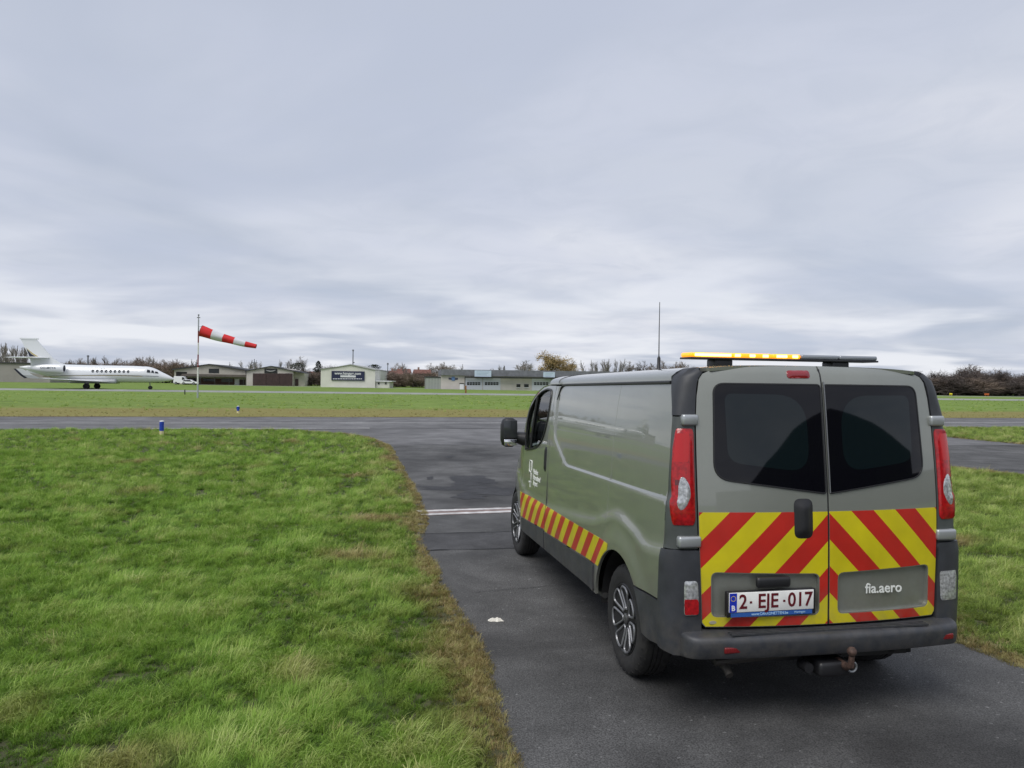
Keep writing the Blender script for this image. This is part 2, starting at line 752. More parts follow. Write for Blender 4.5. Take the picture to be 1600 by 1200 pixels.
m_meadow = ground_mat()
m_asph_old = asphalt_mat('asphalt_path', (.031, .031, .0315), (.100, .100, .100), .65, 110, .42)
m_asph_new = asphalt_mat('asphalt_dark', (.036, .036, .038), (.060, .060, .063), .5, 150, .8)
m_asph_twy = asphalt_mat('asphalt_taxiway', (.088, .088, .091), (.145, .145, .149), .25, 90, .25)
m_tar = asphalt_mat('tar_patch', (.018, .018, .020), (.032, .032, .035), .35, 150, 1.2, .7)
m_conc = asphalt_mat('runway_concrete', (.20, .21, .20), (.28, .29, .27), .15, 60, .1)
m_mark = mat('marking_paint', (.46, .455, .45), .7, noise=(7, .3, 9))
m_markred = mat('marking_red', (.20, .145, .135), .75, noise=(8, .3, 9))
m_joint = mat('joint_tar', (.018, .018, .019), .7)
m_soil = mat('bare_soil', (.075, .053, .032), .95, noise=(22, .75, 12), bump=(60, 1.0))


def sheet(name, poly, z, m, kind='structure', label=None, cat=None, parent=None):
    """flat polygon triangulated with CDT"""
    poly = [tuple(p) for p in poly]
    n = len(poly)
    vv, ee, ff, *_ = delaunay_2d_cdt([Vector(p) for p in poly], [(i, (i+1) % n) for i in range(n)], [], 0, 1e-6)
    fs = []
    for f in ff:
        c = sum((vv[i] for i in f), Vector((0, 0)))/len(f)
        if inside(c, poly):
            fs.append(tuple(f))
    mb = MB()
    mb.add([(v.x, v.y, z) for v in vv], fs)
    o = mb.build(name, m, parent)
    for p in o.data.polygons:
        if p.normal.z < 0:
            p.flip()
    return tag(o, label, cat, kind=kind)


mb = MB()
mb.add([(-2500, -2500, 0), (2500, -2500, 0), (2500, 2500, 0), (-2500, 2500, 0)], [(0, 1, 2, 3)])
tag(mb.build('ground', m_meadow), 'rough green airfield grassland with dry verge', 'ground', kind='structure')


def band(name, d0, d1, x0, x1, z, m, label, slope=TW, cat='road', step=None, amp=0):
    xs = [x0, x1] if not step else list(np.arange(x0, x1+.01, step))
    lo = [(x, d0+slope*x+(amp*mnoise.noise(Vector((x*.6, d0, 0))) if amp else 0)) for x in xs]
    hi = [(x, d1+slope*x+(amp*mnoise.noise(Vector((x*.6, d1, 7))) if amp else 0)) for x in reversed(xs)]
    return sheet(name, lo+hi, z, m, label=label, cat=cat)


sheet('access_road', APRON, .004, m_asph_twy, label='pale asphalt apron joining the taxiway', cat='road')
DARK = [p for p in APRON if p[1] < 22.55+.17*(p[0]+3.7)]
sheet('path', DARK, .008, m_asph_old, label='dark worn asphalt path under the van', cat='path')
NEARP = [p for p in PATH_L if p[1] < 8.4]+[(-.94, 8.55), (0.5, 8.86), (3.0, 9.2)]+[p for p in PATH_R if p[1] < 9 and p[0] < 6]
sheet('path_resurfacing', [(x+(.03 if x < 1.8 else -.03), y) for x, y in NEARP], .011, m_asph_old,
      label='coarser asphalt surface in the foreground below the van', cat='path')
STRIP = [(-1.12, 9.5), (.03, 9.76), (2.85, 10.3), (2.95, 9.22), (.5, 8.88), (-.97, 8.58)]
sheet('path_repair_strip', STRIP, .0115, m_asph_new, label='smooth dark repair strip crossing the path', cat='path')
band('taxiway', 31.0, 40.4, -300, 300, .012, m_asph_twy, 'grey asphalt taxiway crossing behind the van', step=.8, amp=.12)
band('runway', 104, 118, -600, 600, .006, m_conc, 'pale concrete runway strip where the jet stands', slope=.2, cat='runway')
band('far_taxiway', 168, 176, 40, 420, .006, m_conc, 'pale far taxiway in front of the thicket', slope=.0, cat='road')
sheet('apron_strip', [at(300, 600, 184).xy, at(850, 600, 158).xy, at(850, 600, 161.5).xy, at(300, 600, 189.5).xy], .01, m_conc,
      label='pale apron edge in front of the hangars', cat='road')
# soil edge along the taxiway (far side)
band('soil_edge', 40.35, 40.75, -120, 120, .016, m_soil, 'thin dark soil edge beyond the taxiway', cat='verge', step=.5, amp=.25)


def strip_poly(pts, w):
    L, R_ = [], []
    for i, p in enumerate(pts):
        a = Vector(pts[max(i-1, 0)])
        b = Vector(pts[min(i+1, len(pts)-1)])
        d = (b-a).normalized()
        n = Vector((-d.y, d.x))
        ww = w(i) if callable(w) else w
        L.append(tuple(Vector(p)+n*ww/2))
        R_.append(tuple(Vector(p)-n*ww/2))
    return L+R_[::-1]


random.seed(4)


def jit_line(a, b, n, amp):
    a, b = Vector(a), Vector(b)
    d = (b-a)
    nn = Vector((-d.y, d.x)).normalized()
    return [tuple(a+d*(i/n)+nn*amp*mnoise.noise(Vector((i*.7, a.x*3, a.y)))) for i in range(n+1)]


for k, (a, b, wd, z) in enumerate((((-.97, 8.57), (2.95, 9.24), .03, .016), ((-1.12, 9.5), (2.85, 10.3), .018, .016),
                                   ((-3.62, 22.52), (9.5, 24.8), .05, .0165))):
    sheet('pavement_joint', strip_poly(jit_line(a, b, 40, .025), lambda i: wd*(.6+.8*random.random())), z, m_joint,
          label=('rough dark pavement joint nearest the front wheel', 'thin pavement joint just short of the white line',
                 'dark seam where the path meets the paler apron')[k], cat='joint')
# double white line with a reddish gap
mb = MB()
A, B = Vector((-1.24, 10.78)), Vector((2.6, 11.9))
d = (B-A).normalized()
n = Vector((-d.y, d.x))
line = sheet('painted_line', [tuple(A-n*.01), tuple(B-n*.01), tuple(B+n*.46), tuple(A+n*.46)], .0105, m_markred,
             label='double white line painted across the path ahead of the van', cat='road marking')
for o0 in (0, .28):
    q = strip_poly(jit_line(tuple(A+n*(o0+.08)), tuple(B+n*(o0+.08)), 60, .014), lambda i: .10+.05*random.random())
    sheet('stripe', q, .0135, m_mark, kind=None, parent=line)
# taxiway centre line and edge line
for dd, x0, x1, lab in ((35.1, -130, 130, 'thin white centre line along the taxiway'),
                        (31.35, -13, -4.5, 'short white edge line beside the grass corner')):
    xs = list(np.arange(x0, x1, 1.5))
    sheet('painted_line', strip_poly([(x, dd+TW*x) for x in xs], lambda i: .13+.08*random.random()), .017, m_mark,
          label=lab, cat='road marking')
# tar patches and damp stains on the path
for k, (px, py, sx, sy, sd_) in enumerate(((735, 752, .85, .75, 3), (715, 764, 1.3, .35, 9), (775, 768, 1.25, .55, 12), (733, 777, .4, .22, 15),
                                           (702, 714, .22, .3, 21), (672, 748, .12, .2, 23), (762, 755, .35, .18, 25))):
    d_ = at(px, py, 10)-Vector((0, 0, CAM_H))
    c = Vector((0, 0, CAM_H))+d_*(-CAM_H/d_.z)
    poly = []
    for i in range(40):
        a = 2*PI*i/40
        rr = 1+.85*mnoise.noise(Vector((math.cos(a)*1.6+sd_, math.sin(a)*1.6, sd_*.3)))+.3*mnoise.noise(Vector((math.cos(a)*5, math.sin(a)*5, sd_)))
        poly.append((c.x+sx*rr*math.cos(a)*.55, c.y+sy*rr*math.sin(a)*.9))
    sheet('tar_patch', poly, .0095+.0006*k, m_tar,
          label=('large ragged dark tar patch ahead of the van', 'long thin tar patch left of the van nose',
                 'tar patch running under the van mirror', 'small tar blot just beyond the white line',
                 'small far tar blot near the pale apron', 'tiny tar blot near the grass edge', 'thin tar sliver above the large patch')[k], cat='tar patch')

# hairline cracks
for k, (a, b_) in enumerate((((-.3, 6.9), (1.1, 7.4)), ((-2.2, 17.2), (2.0, 18.4)), ((-1.4, 13.4), (1.9, 14.1)))):
    sheet('pavement_crack', strip_poly(jit_line(a, b_, 60, .05), lambda i: .004+.004*random.random()), .0175, m_joint,
          label=('hairline crack beside the rear wheel', 'hairline crack across the far path', 'hairline crack beyond the white line')[k], cat='crack')

# ------------------------------------------------------------------ grass (real blades, instanced)
def tuft_mesh(seed, nblades, h, spread, lay):
    rnd = random.Random(seed)
    vs, fs = [], []
    for i in range(nblades):
        a = rnd.uniform(0, 2*PI)
        r = spread*math.sqrt(rnd.random())
        bx, by = r*math.cos(a), r*math.sin(a)
        L = h*rnd.uniform(.55, 1.25)
        th = rnd.gauss(0, .75)                   # lean direction clusters about +x
        lean = lay*rnd.uniform(.5, 1.4)
        w = rnd.uniform(.0016, .0034)
        dx, dy = math.cos(th), math.sin(th)
        px_, py_ = -dy, dx
        pts = []
        x, y, z = bx, by, -.01
        ang = rnd.uniform(.05, .35)
        K = 3
        for k in range(K+1):
            pts.append((x, y, z))
            s = L/K
            x += dx*math.sin(ang)*s
            y += dy*math.sin(ang)*s
            z += math.cos(ang)*s
            ang += lean/K
        n0 = len(vs)
        for k, p in enumerate(pts):
            ww = w*(1-.28*k)
            if k < K:
                vs.append((p[0]+px_*ww, p[1]+py_*ww, p[2]))
                vs.append((p[0]-px_*ww, p[1]-py_*ww, p[2]))
            else:
                vs.append(p)
        for k in range(K-1):
            a_ = n0+2*k
            fs.append((a_, a_+1, a_+3, a_+2))
        fs.append((n0+2*K-2, n0+2*K-1, n0+2*K))
    me = bpy.data.meshes.new('grass_tuft')
    me.from_pydata(vs, [], fs)
    me.update()
    return me


def grass_mat():
    m = bpy.data.materials.new('grass_blades')
    m.use_nodes = True
    nt = m.node_tree
    N, L = nt.nodes, nt.links
    N.clear()
    out = N.new('ShaderNodeOutputMaterial')

    def attr(nm):
        a = N.new('ShaderNodeAttribute')
        a.attribute_type = 'INSTANCER'
        a.attribute_name = nm
        return a.outputs['Fac']

    def ramp(v, stops):
        r = N.new('ShaderNodeValToRGB')
        e = r.color_ramp.elements
        while len(e) < len(stops):
            e.new(.5)
        for k, (p, c) in enumerate(stops):
            e[k].position = p
            e[k].color = (*c, 1)
        L.new(v, r.inputs[0])
        return r.outputs[0]
    green = ramp(attr('tone'), [(0, (.062, .130, .014)), (.3, (.170, .312, .036)), (.65, (.292, .455, .070)), (1, (.46, .555, .18))])
    dryc = ramp(attr('tone'), [(0, (.14, .09, .04)), (.5, (.34, .25, .11)), (1, (.50, .42, .22))])
    mx = N.new('ShaderNodeMix')
    mx.data_type = 'RGBA'
    L.new(attr('dry'), mx.inputs[0])
    L.new(green, mx.inputs[6])
    L.new(dryc, mx.inputs[7])
    d = N.new('ShaderNodeBsdfPrincipled')
    d.inputs['Roughness'].default_value = .55
    d.inputs['Specular IOR Level'].default_value = .3
    L.new(mx.outputs[2], d.inputs['Base Color'])
    t = N.new('ShaderNodeBsdfTranslucent')
    L.new(mx.outputs[2], t.inputs[0])
    s = N.new('ShaderNodeMixShader')
    s.inputs[0].default_value = .38
    L.new(d.outputs[0], s.inputs[1])
    L.new(t.outputs[0], s.inputs[2])
    L.new(s.outputs[0], out.inputs[0])
    return m


def build_grass():
    rng = np.random.default_rng(7)
    mg = grass_mat()
    tcol = bpy.data.collections.new('grass_tufts')
    for k, (nb, h, sp, lay) in enumerate(((26, .085, .045, 1.7), (30, .12, .05, 2.2), (24, .15, .05, 2.5), (34, .06, .05, 1.4), (16, .20, .04, 2.0))):
        me = tuft_mesh(50+k, nb, h, sp, lay)
        me.materials.append(mg)
        tcol.objects.link(bpy.data.objects.new('tuft_%d' % k, me))
    P, RT, SC, VA, DR, TO = [], [], [], [], [], []

    def seg_d(X, Y, pts):
        best = np.full(len(X), 1e9)
        for (ax, ay), (bx, by) in zip(pts, pts[1:]):
            dx, dy = bx-ax, by-ay
            t = np.clip(((X-ax)*dx+(Y-ay)*dy)/(dx*dx+dy*dy), 0, 1)
            best = np.minimum(best, np.hypot(X-ax-t*dx, Y-ay-t*dy))
        return best

    def in_poly(X, Y, poly):
        c = np.zeros(len(X), bool)
        xj, yj = poly[-1]
        for xi, yi in poly:
            if yi != yj:
                m_ = ((yi > Y) != (yj > Y)) & (X < (xj-xi)*(Y-yi)/(yj-yi)+xi)
                c ^= m_
            xj, yj = xi, yi
        return c
    zones = [(-1, 2.6, 420, .75), (2.6, 5.5, 1350, .62), (5.5, 8, 980, .66), (8, 12, 560, .74), (12, 19, 260, .82), (19, 38, 80, 1.0)]
    for y0, y1, dens, sc in zones:
        xm = .78*y1+1.9
        n = int(2*xm*(y1-y0)*dens)
        X = rng.uniform(-xm, xm, n)
        Y = rng.uniform(y0, y1, n)
        keep = (np.abs(X) < .76*Y+2.2+np.maximum(0, 2-Y)) & (Y-TW*X < 30.98)
        X, Y = X[keep], Y[keep]
        tarmac = in_poly(X, Y, APRON)
        ED = np.minimum(seg_d(X, Y, PATH_L), seg_d(X, Y, PATH_R))
        fray = .09*(.25+np.array([mnoise.noise((a*2.3, b*2.3, 4.)) for a, b in zip(X.tolist(), Y.tolist())]))
        keep = ~tarmac | (ED < fray)
        X, Y, ED, tarmac = X[keep], Y[keep], ED[keep], tarmac[keep]
        n = len(X)
        U = rng.random((n, 6))
        nz = mnoise.noise
        for i in range(n):
            x, y, ed = float(X[i]), float(Y[i]), ED[i]
            u = U[i]
            big = nz((x*.5, y*.5, 0))
            med = nz((x*1.9+5, y*1.9+2, 1))
            fin = nz((x*6.5+1, y*6.5+7, 3))
            th = 2.2*nz((x*1.0+9, y*1.0+9, 9))+1.8*nz((x*4.1+2, y*4.1+4, 6))-.2+(u[0]-.5)*2.2
            s = sc*(.6+.8*u[1])*(1+.40*med+.55*fin)
            dry = max(0, (nz((x*.9+4, y*.9+8, 1))+.4*med-.42)*1.9)+max(0, (fin-.42)*.8)
            ew = max(.04, .24+.75*nz((x*1.1, y*1.1, 11.)))
            if ed < ew:
                f = 1-ed/ew
                dry += f*1.25*(.4+.8*u[2])
                if ed < .10:
                    s *= .7
            elif ed < 1.6:
                dry += .30*(1-ed/1.6)*max(0, .4+1.2*fin)
            if tarmac[i]:
                dry = .75+.25*u[2]
                s *= .8
            if x > 2:
                dry += .20
            if u[3] < .06:
                dry += .6*u[4]
            tone = .44+.36*med+.18*big+.42*fin+(u[4]-.5)*.75
            q = .35*med+.25*big+u[5]*.9
            var = 3 if q < .10 else 0 if q < .38 else 1 if q < .70 else 2 if q < .98 else 4
            if ed < .2:
                var = 3 if u[5] < .6 else 0
            P.append((x, y, 0.))
            RT.append((0, 0, th))
            SC.append(max(.3, s))
            VA.append(var)
            DR.append(min(1., max(0., dry)))
            TO.append(min(1., max(0., tone)))
    # dead straw and moss spilling over the path edges, in patches
    for pth, sgn, n in ((PATH_L[2:-2], 1, 5000), ([p for p in PATH_R if p[0] < 12.7 and 1 < p[1] < 19], 1, 3000)):
        seg = [(Vector(a), Vector(b_)) for a, b_ in zip(pth, pth[1:])]
        cum = np.cumsum([(b_-a).length/max(3, .5*(a.y+b_.y))**1.1 for a, b_ in seg])
        for i in range(n):
            k = min(int(np.searchsorted(cum, rng.random()*cum[-1])), len(seg)-1)
            a, b_ = seg[k]
            d_ = (b_-a).normalized()
            q = a.lerp(b_, rng.random())
            pat = mnoise.noise((q.x*1.1, q.y*1.1, 21.))+.6*mnoise.noise((q.x*4, q.y*4, 5.))
            off = -.035-.05*max(0, pat)+rng.random()**1.6*(.10+.42*max(0, pat))
            if rng.random() > .22+1.9*max(0, pat+.08):
                continue
            q = q+Vector((-d_.y, d_.x))*off
            P.append((q.x, q.y, .006))
            RT.append((0, 0, rng.random()*6.28))
            SC.append((.34+.3*rng.random())*(1+.03*q.y))
            VA.append(3 if rng.random() < .6 else 0)
            DR.append(.7+.3*rng.random())
            TO.append(max(0., min(1., .55+.8*(rng.random()-.5)+1.2*(off-.06))))
    # tussocks on the meadow beyond the taxiway
    n = 12000
    X = rng.uniform(-75, 85, n)
    D = 40.6+(rng.random(n)**1.5)*62
    U = rng.random((n, 4))
    for i in range(n):
        x = float(X[i])
        y = float(D[i]+TW*x)
        if abs(x) > .72*y+3 or y < 20:
            continue
        a = mnoise.noise((x*.25, y*.25, 2))+.5*mnoise.noise((x*.9, y*.9, 5))
        verge = D[i] < 49.5+7*mnoise.noise((x*.2, y*.2, 8))
        if not verge and a < .05 and U[i, 0] < .75:
            continue
        P.append((x, y, 0.))
        RT.append((0, 0, U[i, 1]*6.28))
        SC.append((.9 if verge else 1.5)*(.6+.8*U[i, 2])*(1+.3*a))
        VA.append(int(U[i, 3]*3.99))
        DR.append(min(1., max(0., (.75+.5*a) if verge else .12+.5*max(0, a)*U[i, 0])))
        TO.append(min(1., max(0., .52+.7*(U[i, 0]-.5)+.3*a)))
    # straggling dead grass lying over the path edge
    me = bpy.data.meshes.new('grass')
    me.from_pydata(P, [], [])
    for nm, typ, dat in (('rot', 'FLOAT_VECTOR', RT), ('scl', 'FLOAT', SC), ('var', 'INT', VA), ('dry', 'FLOAT', DR), ('tone', 'FLOAT', TO)):
        a = me.attributes.new(nm, typ, 'POINT')
        a.data.foreach_set('vector' if typ == 'FLOAT_VECTOR' else 'value', np.array(dat, dtype=np.float32 if typ != 'INT' else np.int32).ravel())
    o = link('grass', me)
    tag(o, 'long tousled green grass beside the path', 'grass', kind='stuff')
    ng = bpy.data.node_groups.new('grass_scatter', 'GeometryNodeTree')
    ng.interface.new_socket('Geometry', in_out='INPUT', socket_type='NodeSocketGeometry')
    ng.interface.new_socket('Geometry', in_out='OUTPUT', socket_type='NodeSocketGeometry')
    gi, go = ng.nodes.new('NodeGroupInput'), ng.nodes.new('NodeGroupOutput')
    ip = ng.nodes.new('GeometryNodeInstanceOnPoints')
    ci = ng.nodes.new('GeometryNodeCollectionInfo')
    ci.inputs['Collection'].default_value = tcol
    ci.inputs['Separate Children'].default_value = True
    ci.inputs['Reset Children'].default_value = True

    def na(nm, typ):
        x = ng.nodes.new('GeometryNodeInputNamedAttribute')
        x.data_type = typ
        x.inputs['Name'].default_value = nm
        return x.outputs['Attribute']
    mp = ng.nodes.new('GeometryNodeMeshToPoints')
    ng.links.new(gi.outputs[0], mp.inputs[0])
    ng.links.new(mp.outputs[0], ip.inputs['Points'])
    ng.links.new(ci.outputs[0], ip.inputs['Instance'])
    ip.inputs['Pick Instance'].default_value = True
    ng.links.new(na('var', 'INT'), ip.inputs['Instance Index'])
    ng.links.new(na('rot', 'FLOAT_VECTOR'), ip.inputs['Rotation'])
    ng.links.new(na('scl', 'FLOAT'), ip.inputs['Scale'])
    ng.links.new(ip.outputs[0], go.inputs[0])
    md = o.modifiers.new('scatter', 'NODES')
    md.node_group = ng
    print('grass tufts', len(P))


build_grass()
# dark thatch under the blades, and the ragged bare edge of the path
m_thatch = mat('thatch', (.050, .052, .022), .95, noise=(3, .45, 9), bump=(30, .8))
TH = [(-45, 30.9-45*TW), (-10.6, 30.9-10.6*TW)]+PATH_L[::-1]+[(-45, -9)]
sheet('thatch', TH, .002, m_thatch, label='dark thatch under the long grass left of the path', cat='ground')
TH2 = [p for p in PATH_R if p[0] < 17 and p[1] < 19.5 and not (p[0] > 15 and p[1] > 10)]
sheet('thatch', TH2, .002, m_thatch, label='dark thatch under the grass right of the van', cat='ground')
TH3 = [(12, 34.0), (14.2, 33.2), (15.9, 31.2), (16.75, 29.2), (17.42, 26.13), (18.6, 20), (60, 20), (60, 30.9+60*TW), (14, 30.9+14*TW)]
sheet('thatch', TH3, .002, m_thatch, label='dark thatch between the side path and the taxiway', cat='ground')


# the flattened scrap on the path
rnd = random.Random(3)
mb = MB()
pts = []
for i in range(14):
    a = 2*PI*i/14
    pts.append((.062*math.cos(a)*(1+.25*rnd.uniform(-1, 1)), .035*math.sin(a)*(1+.3*rnd.uniform(-1, 1))))
vs = [(x, y, .002) for x, y in pts]+[(x*.6, y*.6, .012+.01*rnd.random()) for x, y in pts]+[(0, 0, .014)]
mb.add(vs, [(i, (i+1) % 14, (i+1) % 14+14, i+14) for i in range(14)]+[(i+14, (i+1) % 14+14, 28) for i in range(14)])
o = mb.build('paper_scrap', mat('dirty_paper', (.6, .58, .52), .8, noise=(60, .3)))
o.location = (-.1, 6.09, .0115)
tag(o, 'small crumpled whitish scrap lying on the path', 'litter')

# ================================================================== THE VAN
# van frame: x forward (rear axle at 0), y left, z up
VAN = thing('airport_van', 'grey-green airport van with red and yellow chevrons on its rear doors', 'van')
VYAW = rad(90+11.505)
cz, sz = math.cos(VYAW), math.sin(VYAW)
VAN.location = (cz*4.795+sz*2.669, sz*4.795-cz*2.669, .010)
VAN.rotation_euler = (0, 0, VYAW)
RAKE = .014
WB = 3.498
WR = .352


def vz(p):
    """the empty van stands tail-high: shear the body a little about its tail"""
    return Vector((p[0], p[1], p[2]-RAKE*(p[0]+.84)))


PROF = [(.25, .90), (.35, .93), (.45, .944), (.6, .95), (.85, .95), (1.05, .948), (1.25, .942), (1.45, .931), (1.65, .912), (1.8, .892),
        (1.92, .868), (1.95, .852), (1.975, .815), (1.995, .75), (2.012, .62)]
SHOULDER = [(-.75, .965), (-.45, .945), (-.25, 1.0), (.05, 1.045), (.3, .995), (.55, .93), (1.0, .885), (1.9, .815), (2.7, .80), (3.1, .93), (3.5, 1.01),
            (3.9, .9)]
RECESS = rounded([(1.90, 1.95), (1.86, 1.62), (1.85, 1.45), (1.42, 1.238), (.4, 1.245), (-.9, 1.252), (-.9, 1.95)], [.0, .1, .06, .09, 0, 0, 0], 5)


def ys(x, z):
    y = interp(PROF, z)
    if x > 2.9:
        y -= .13*(x-2.9)**2
    if x > 3.7:
        y -= .9*(x-3.7)**2
    if x < -.2:
        y -= .05*(x+.2)**2
    # shoulder and wheel-arch bulge
    zs = interp(SHOULDER, x)
    y += .018*sm((zs-z)/.11+.5)
    if -.8 < x < .8 and z < 1.2:
        rr = math.hypot(x, z-.36)
        y += .014*sm((.62-rr)/.15)
    if 1.15 < z < 1.95 and x < 1.95:
        d = segdist((x, z), RECESS)
        s = d if inside((x, z), RECESS) else -d
        y -= .014*sm(s/.016+.5)
    return y


def S_side(sg):
    return lambda x, z: Vector((x, sg*ys(x, z), z))


XR = [(.3, -.845), (.5, -.85), (.8, -.848), (1.1, -.84), (1.3, -.825), (1.6, -.79), (1.85, -.757), (1.95, -.738), (2.0, -.715), (2.03, -.68)]


def xr(y, z):
    return interp(XR, z)+.055*abs(y/.7)**2.2


def S_rear(y, z):
    return Vector((xr(y, z), y, z))


def yB(z):
    return interp([(.3, .75), (.55, .752), (1.1, .772), (1.6, .772), (1.85, .758), (1.95, .732), (1.985, .68), (2.01, .56)], z)


def XAf(z):
    return interp([(.3, -.665), (.97, -.69), (1.3, -.682), (1.72, -.648), (1.92, -.56), (2.0, -.53)], z)




def S_corner(sg, off=0.0):
    def f(a, z):
        XA = XAf(z)
        ya = ys(XA, z)
        yb = yB(z)+.004
        xb = xr(yb, z)
        th = a*PI/2
        th += .10*math.sin(4*th)
        sn, cs = max(0, math.sin(th)), max(0, math.cos(th))
        x = XA+(xb-XA)*sn**.78
        y = yb+(ya-yb)*cs**.78
        return Vector((x, sg*y, z))
    return f


def S_roof(x, t):
    zed = 1.918
    w = ys(x, zed)-.002
    h = .108
    if x < -.45:
        h -= .010*((-.45-x)/.25)**2
    if x > 1.9:
        h -= .03*(x-1.9)**2
    ph = t*PI/2
    y = w*math.copysign(abs(math.sin(ph))**.66, ph)
    z = zed+h*max(0, math.cos(ph))**.62
    return Vector((x, y, z))


def snormal(S, u, v, out):
    e = 2e-3
    du = S(u+e, v)-S(u-e, v)
    dv = S(u, v+e)-S(u, v-e)
    n = du.cross(dv)
    if n.length < 1e-12:
        return Vector(out).normalized()
    n.normalize()
    if n.dot(Vector(out)) < 0:
        n = -n
    return n


def panel(name, m, parent, outline, S, out, step=.05, holes=(), pts=(), thick=.02, off=0.0, rim=True, shear=True, edge=.004, pillow=0.0, asp=1.0):
    """thin body panel: 2D outline (u, v) triangulated, laid on surface S, rim folded inwards"""
    outl = [resample(outline, step)]+[resample(h, step) for h in holes]
    V2, E2 = [], []
    for poly in outl:
        n0 = len(V2)
        V2 += poly
        E2 += [(n0+i, n0+(i+1) % len(poly)) for i in range(len(poly))]
    us = [p[0] for p in outline]
    vs_ = [p[1] for p in outline]
    g = []
    su, sv = step*asp, step
    for i in range(int((max(us)-min(us))/su)+1):
        for j in range(int((max(vs_)-min(vs_))/sv)+1):
            g.append((min(us)+(i+.5)*su, min(vs_)+(j+.5)*sv))
    for p in list(pts)+g:
        if not inside(p, outline) or any(inside(p, h) for h in holes):
            continue
        if min(segdist(p, q) for q in [outline]+list(holes)) < .35*step:
            continue
        V2.append(p)
    vv, ee, ff, *_ = delaunay_2d_cdt([Vector(p) for p in V2], E2, [], 0, 1e-6)
    tris = []
    for f in ff:
        c = sum((vv[i] for i in f), Vector((0, 0)))/len(f)
        if inside(c, outline) and not any(inside(c, h) for h in holes):
            tris.append(tuple(f))
    P, Nn = [], []
    for v in vv:
        n = snormal(S, v.x, v.y, out)
        p = S(v.x, v.y)+n*off
        if pillow:
            d = segdist((v.x, v.y), outline)
            p += n*pillow*(sm(d/(abs(pillow)*2.2)) if d < abs(pillow)*2.2 else 1)
        P.append(p)
        Nn.append(n)
    # wind triangles outward
    T = []
    for a, b, c in [t[:3] for t in tris]:
        nn = (P[b]-P[a]).cross(P[c]-P[a])
        T.append((a, b, c) if nn.dot(Nn[a]) > 0 else (a, c, b))
    # boundary edges
    cnt = {}
    for t in T:
        for i in range(3):
            e = (t[i], t[(i+1) % 3])
            cnt[e] = cnt.get(e, 0)+1
    bnd = [e for e in cnt if (e[1], e[0]) not in cnt]
    verts = [p.copy() for p in P]
    norms = [n.copy() for n in Nn]
    faces = list(T)
    if pillow:
        # let the mesh decide the normals of pillowed parts
        pass
    if rim and thick:
        idx = {}
        def vid(i, k, outw):
            key = (i, k)
            if key not in idx:
                idx[key] = len(verts)
                verts.append(P[i]-Nn[i]*(thick if k else 0))
                norms.append(outw)
            return idx[key]
        for a, b in bnd:
            d = (P[b]-P[a]).normalized()
            outw = d.cross(Nn[a]).normalized()
            i0, i1, i2, i3 = vid(a, 0, outw), vid(b, 0, outw), vid(b, 1, outw), vid(a, 1, outw)
            faces.append((i1, i0, i3, i2))
    if shear:
        verts = [vz(p) for p in verts]
    me = bpy.data.meshes.new(name)
    me.from_pydata([tuple(p) for p in verts], [], faces)
    me.polygons.foreach_set('use_smooth', [True]*len(me.polygons))
    me.update()
    if not pillow:
        me.normals_split_custom_set_from_vertices([tuple(n) for n in norms])
    return link(name, me, m, parent)


def vtube(name, pts, r, m, parent=VAN, n=6, shear=True):
    mb = MB()
    mb.tube([vz(p) if shear else p for p in pts], r, n)
    return mb.build(name, m, parent, True)


def arc(cx, cz_, r, a0, a1, n):
    return [(cx+r*math.cos(rad(a0+(a1-a0)*i/n)), cz_+r*math.sin(rad(a0+(a1-a0)*i/n))) for i in range(n+1)]


# line of extra points on either side of the recess crease
CREASE = []
for i in range(len(RECESS)-2):
    a, b = Vector(RECESS[i]), Vector(RECESS[i+1])
    if b.x < -.7:
        b = Vector((-.7, b.y))
    L = (b-a).length
    if L < 1e-5:
        continue
    nn = Vector((-(b-a).y, (b-a).x))/L
    k = max(1, int(L/.022))
    for j in range(k):
        p = a.lerp(b, j/k)
        for o_ in (-.0085, -.003, .003, .0085):
            q = p+nn*o_
            CREASE.append((q.x, q.y))

for x in np.arange(-.65, 3.0, .04):
    for o_ in (-.055, -.035, -.015, .005, .025, .045):
        CREASE.append((float(x), interp(SHOULDER, float(x))+o_))
for r_ in (.475, .50, .525, .55, .575, .60):
    CREASE += arc(0, .36, r_, 5, 150, 30)

EDGE = [(2.22, 1.918), (2.45, 1.905), (2.68, 1.845), (2.88, 1.745), (3.0, 1.61), (3.06, 1.46), (3.12, 1.33), (3.25, 1.2), (3.5, 1.085), (3.72, .95),
        (3.90, .76), (4.0, .58), (4.02, .42), (3.99, .30)]
WINDOW = rounded([(2.10, 1.865), (2.30, 1.875), (2.50, 1.852), (2.72, 1.775), (2.885, 1.66), (2.95, 1.53), (2.95, 1.255), (2.72, 1.27), (2.40, 1.32), (2.19, 1.43), (2.10, 1.62)],
                 [.07, .05, .1, .1, .08, .08, .04, .1, .15, .15, .12], 4)
TXT = mat('door_lettering', (.74, .76, .72), .5)


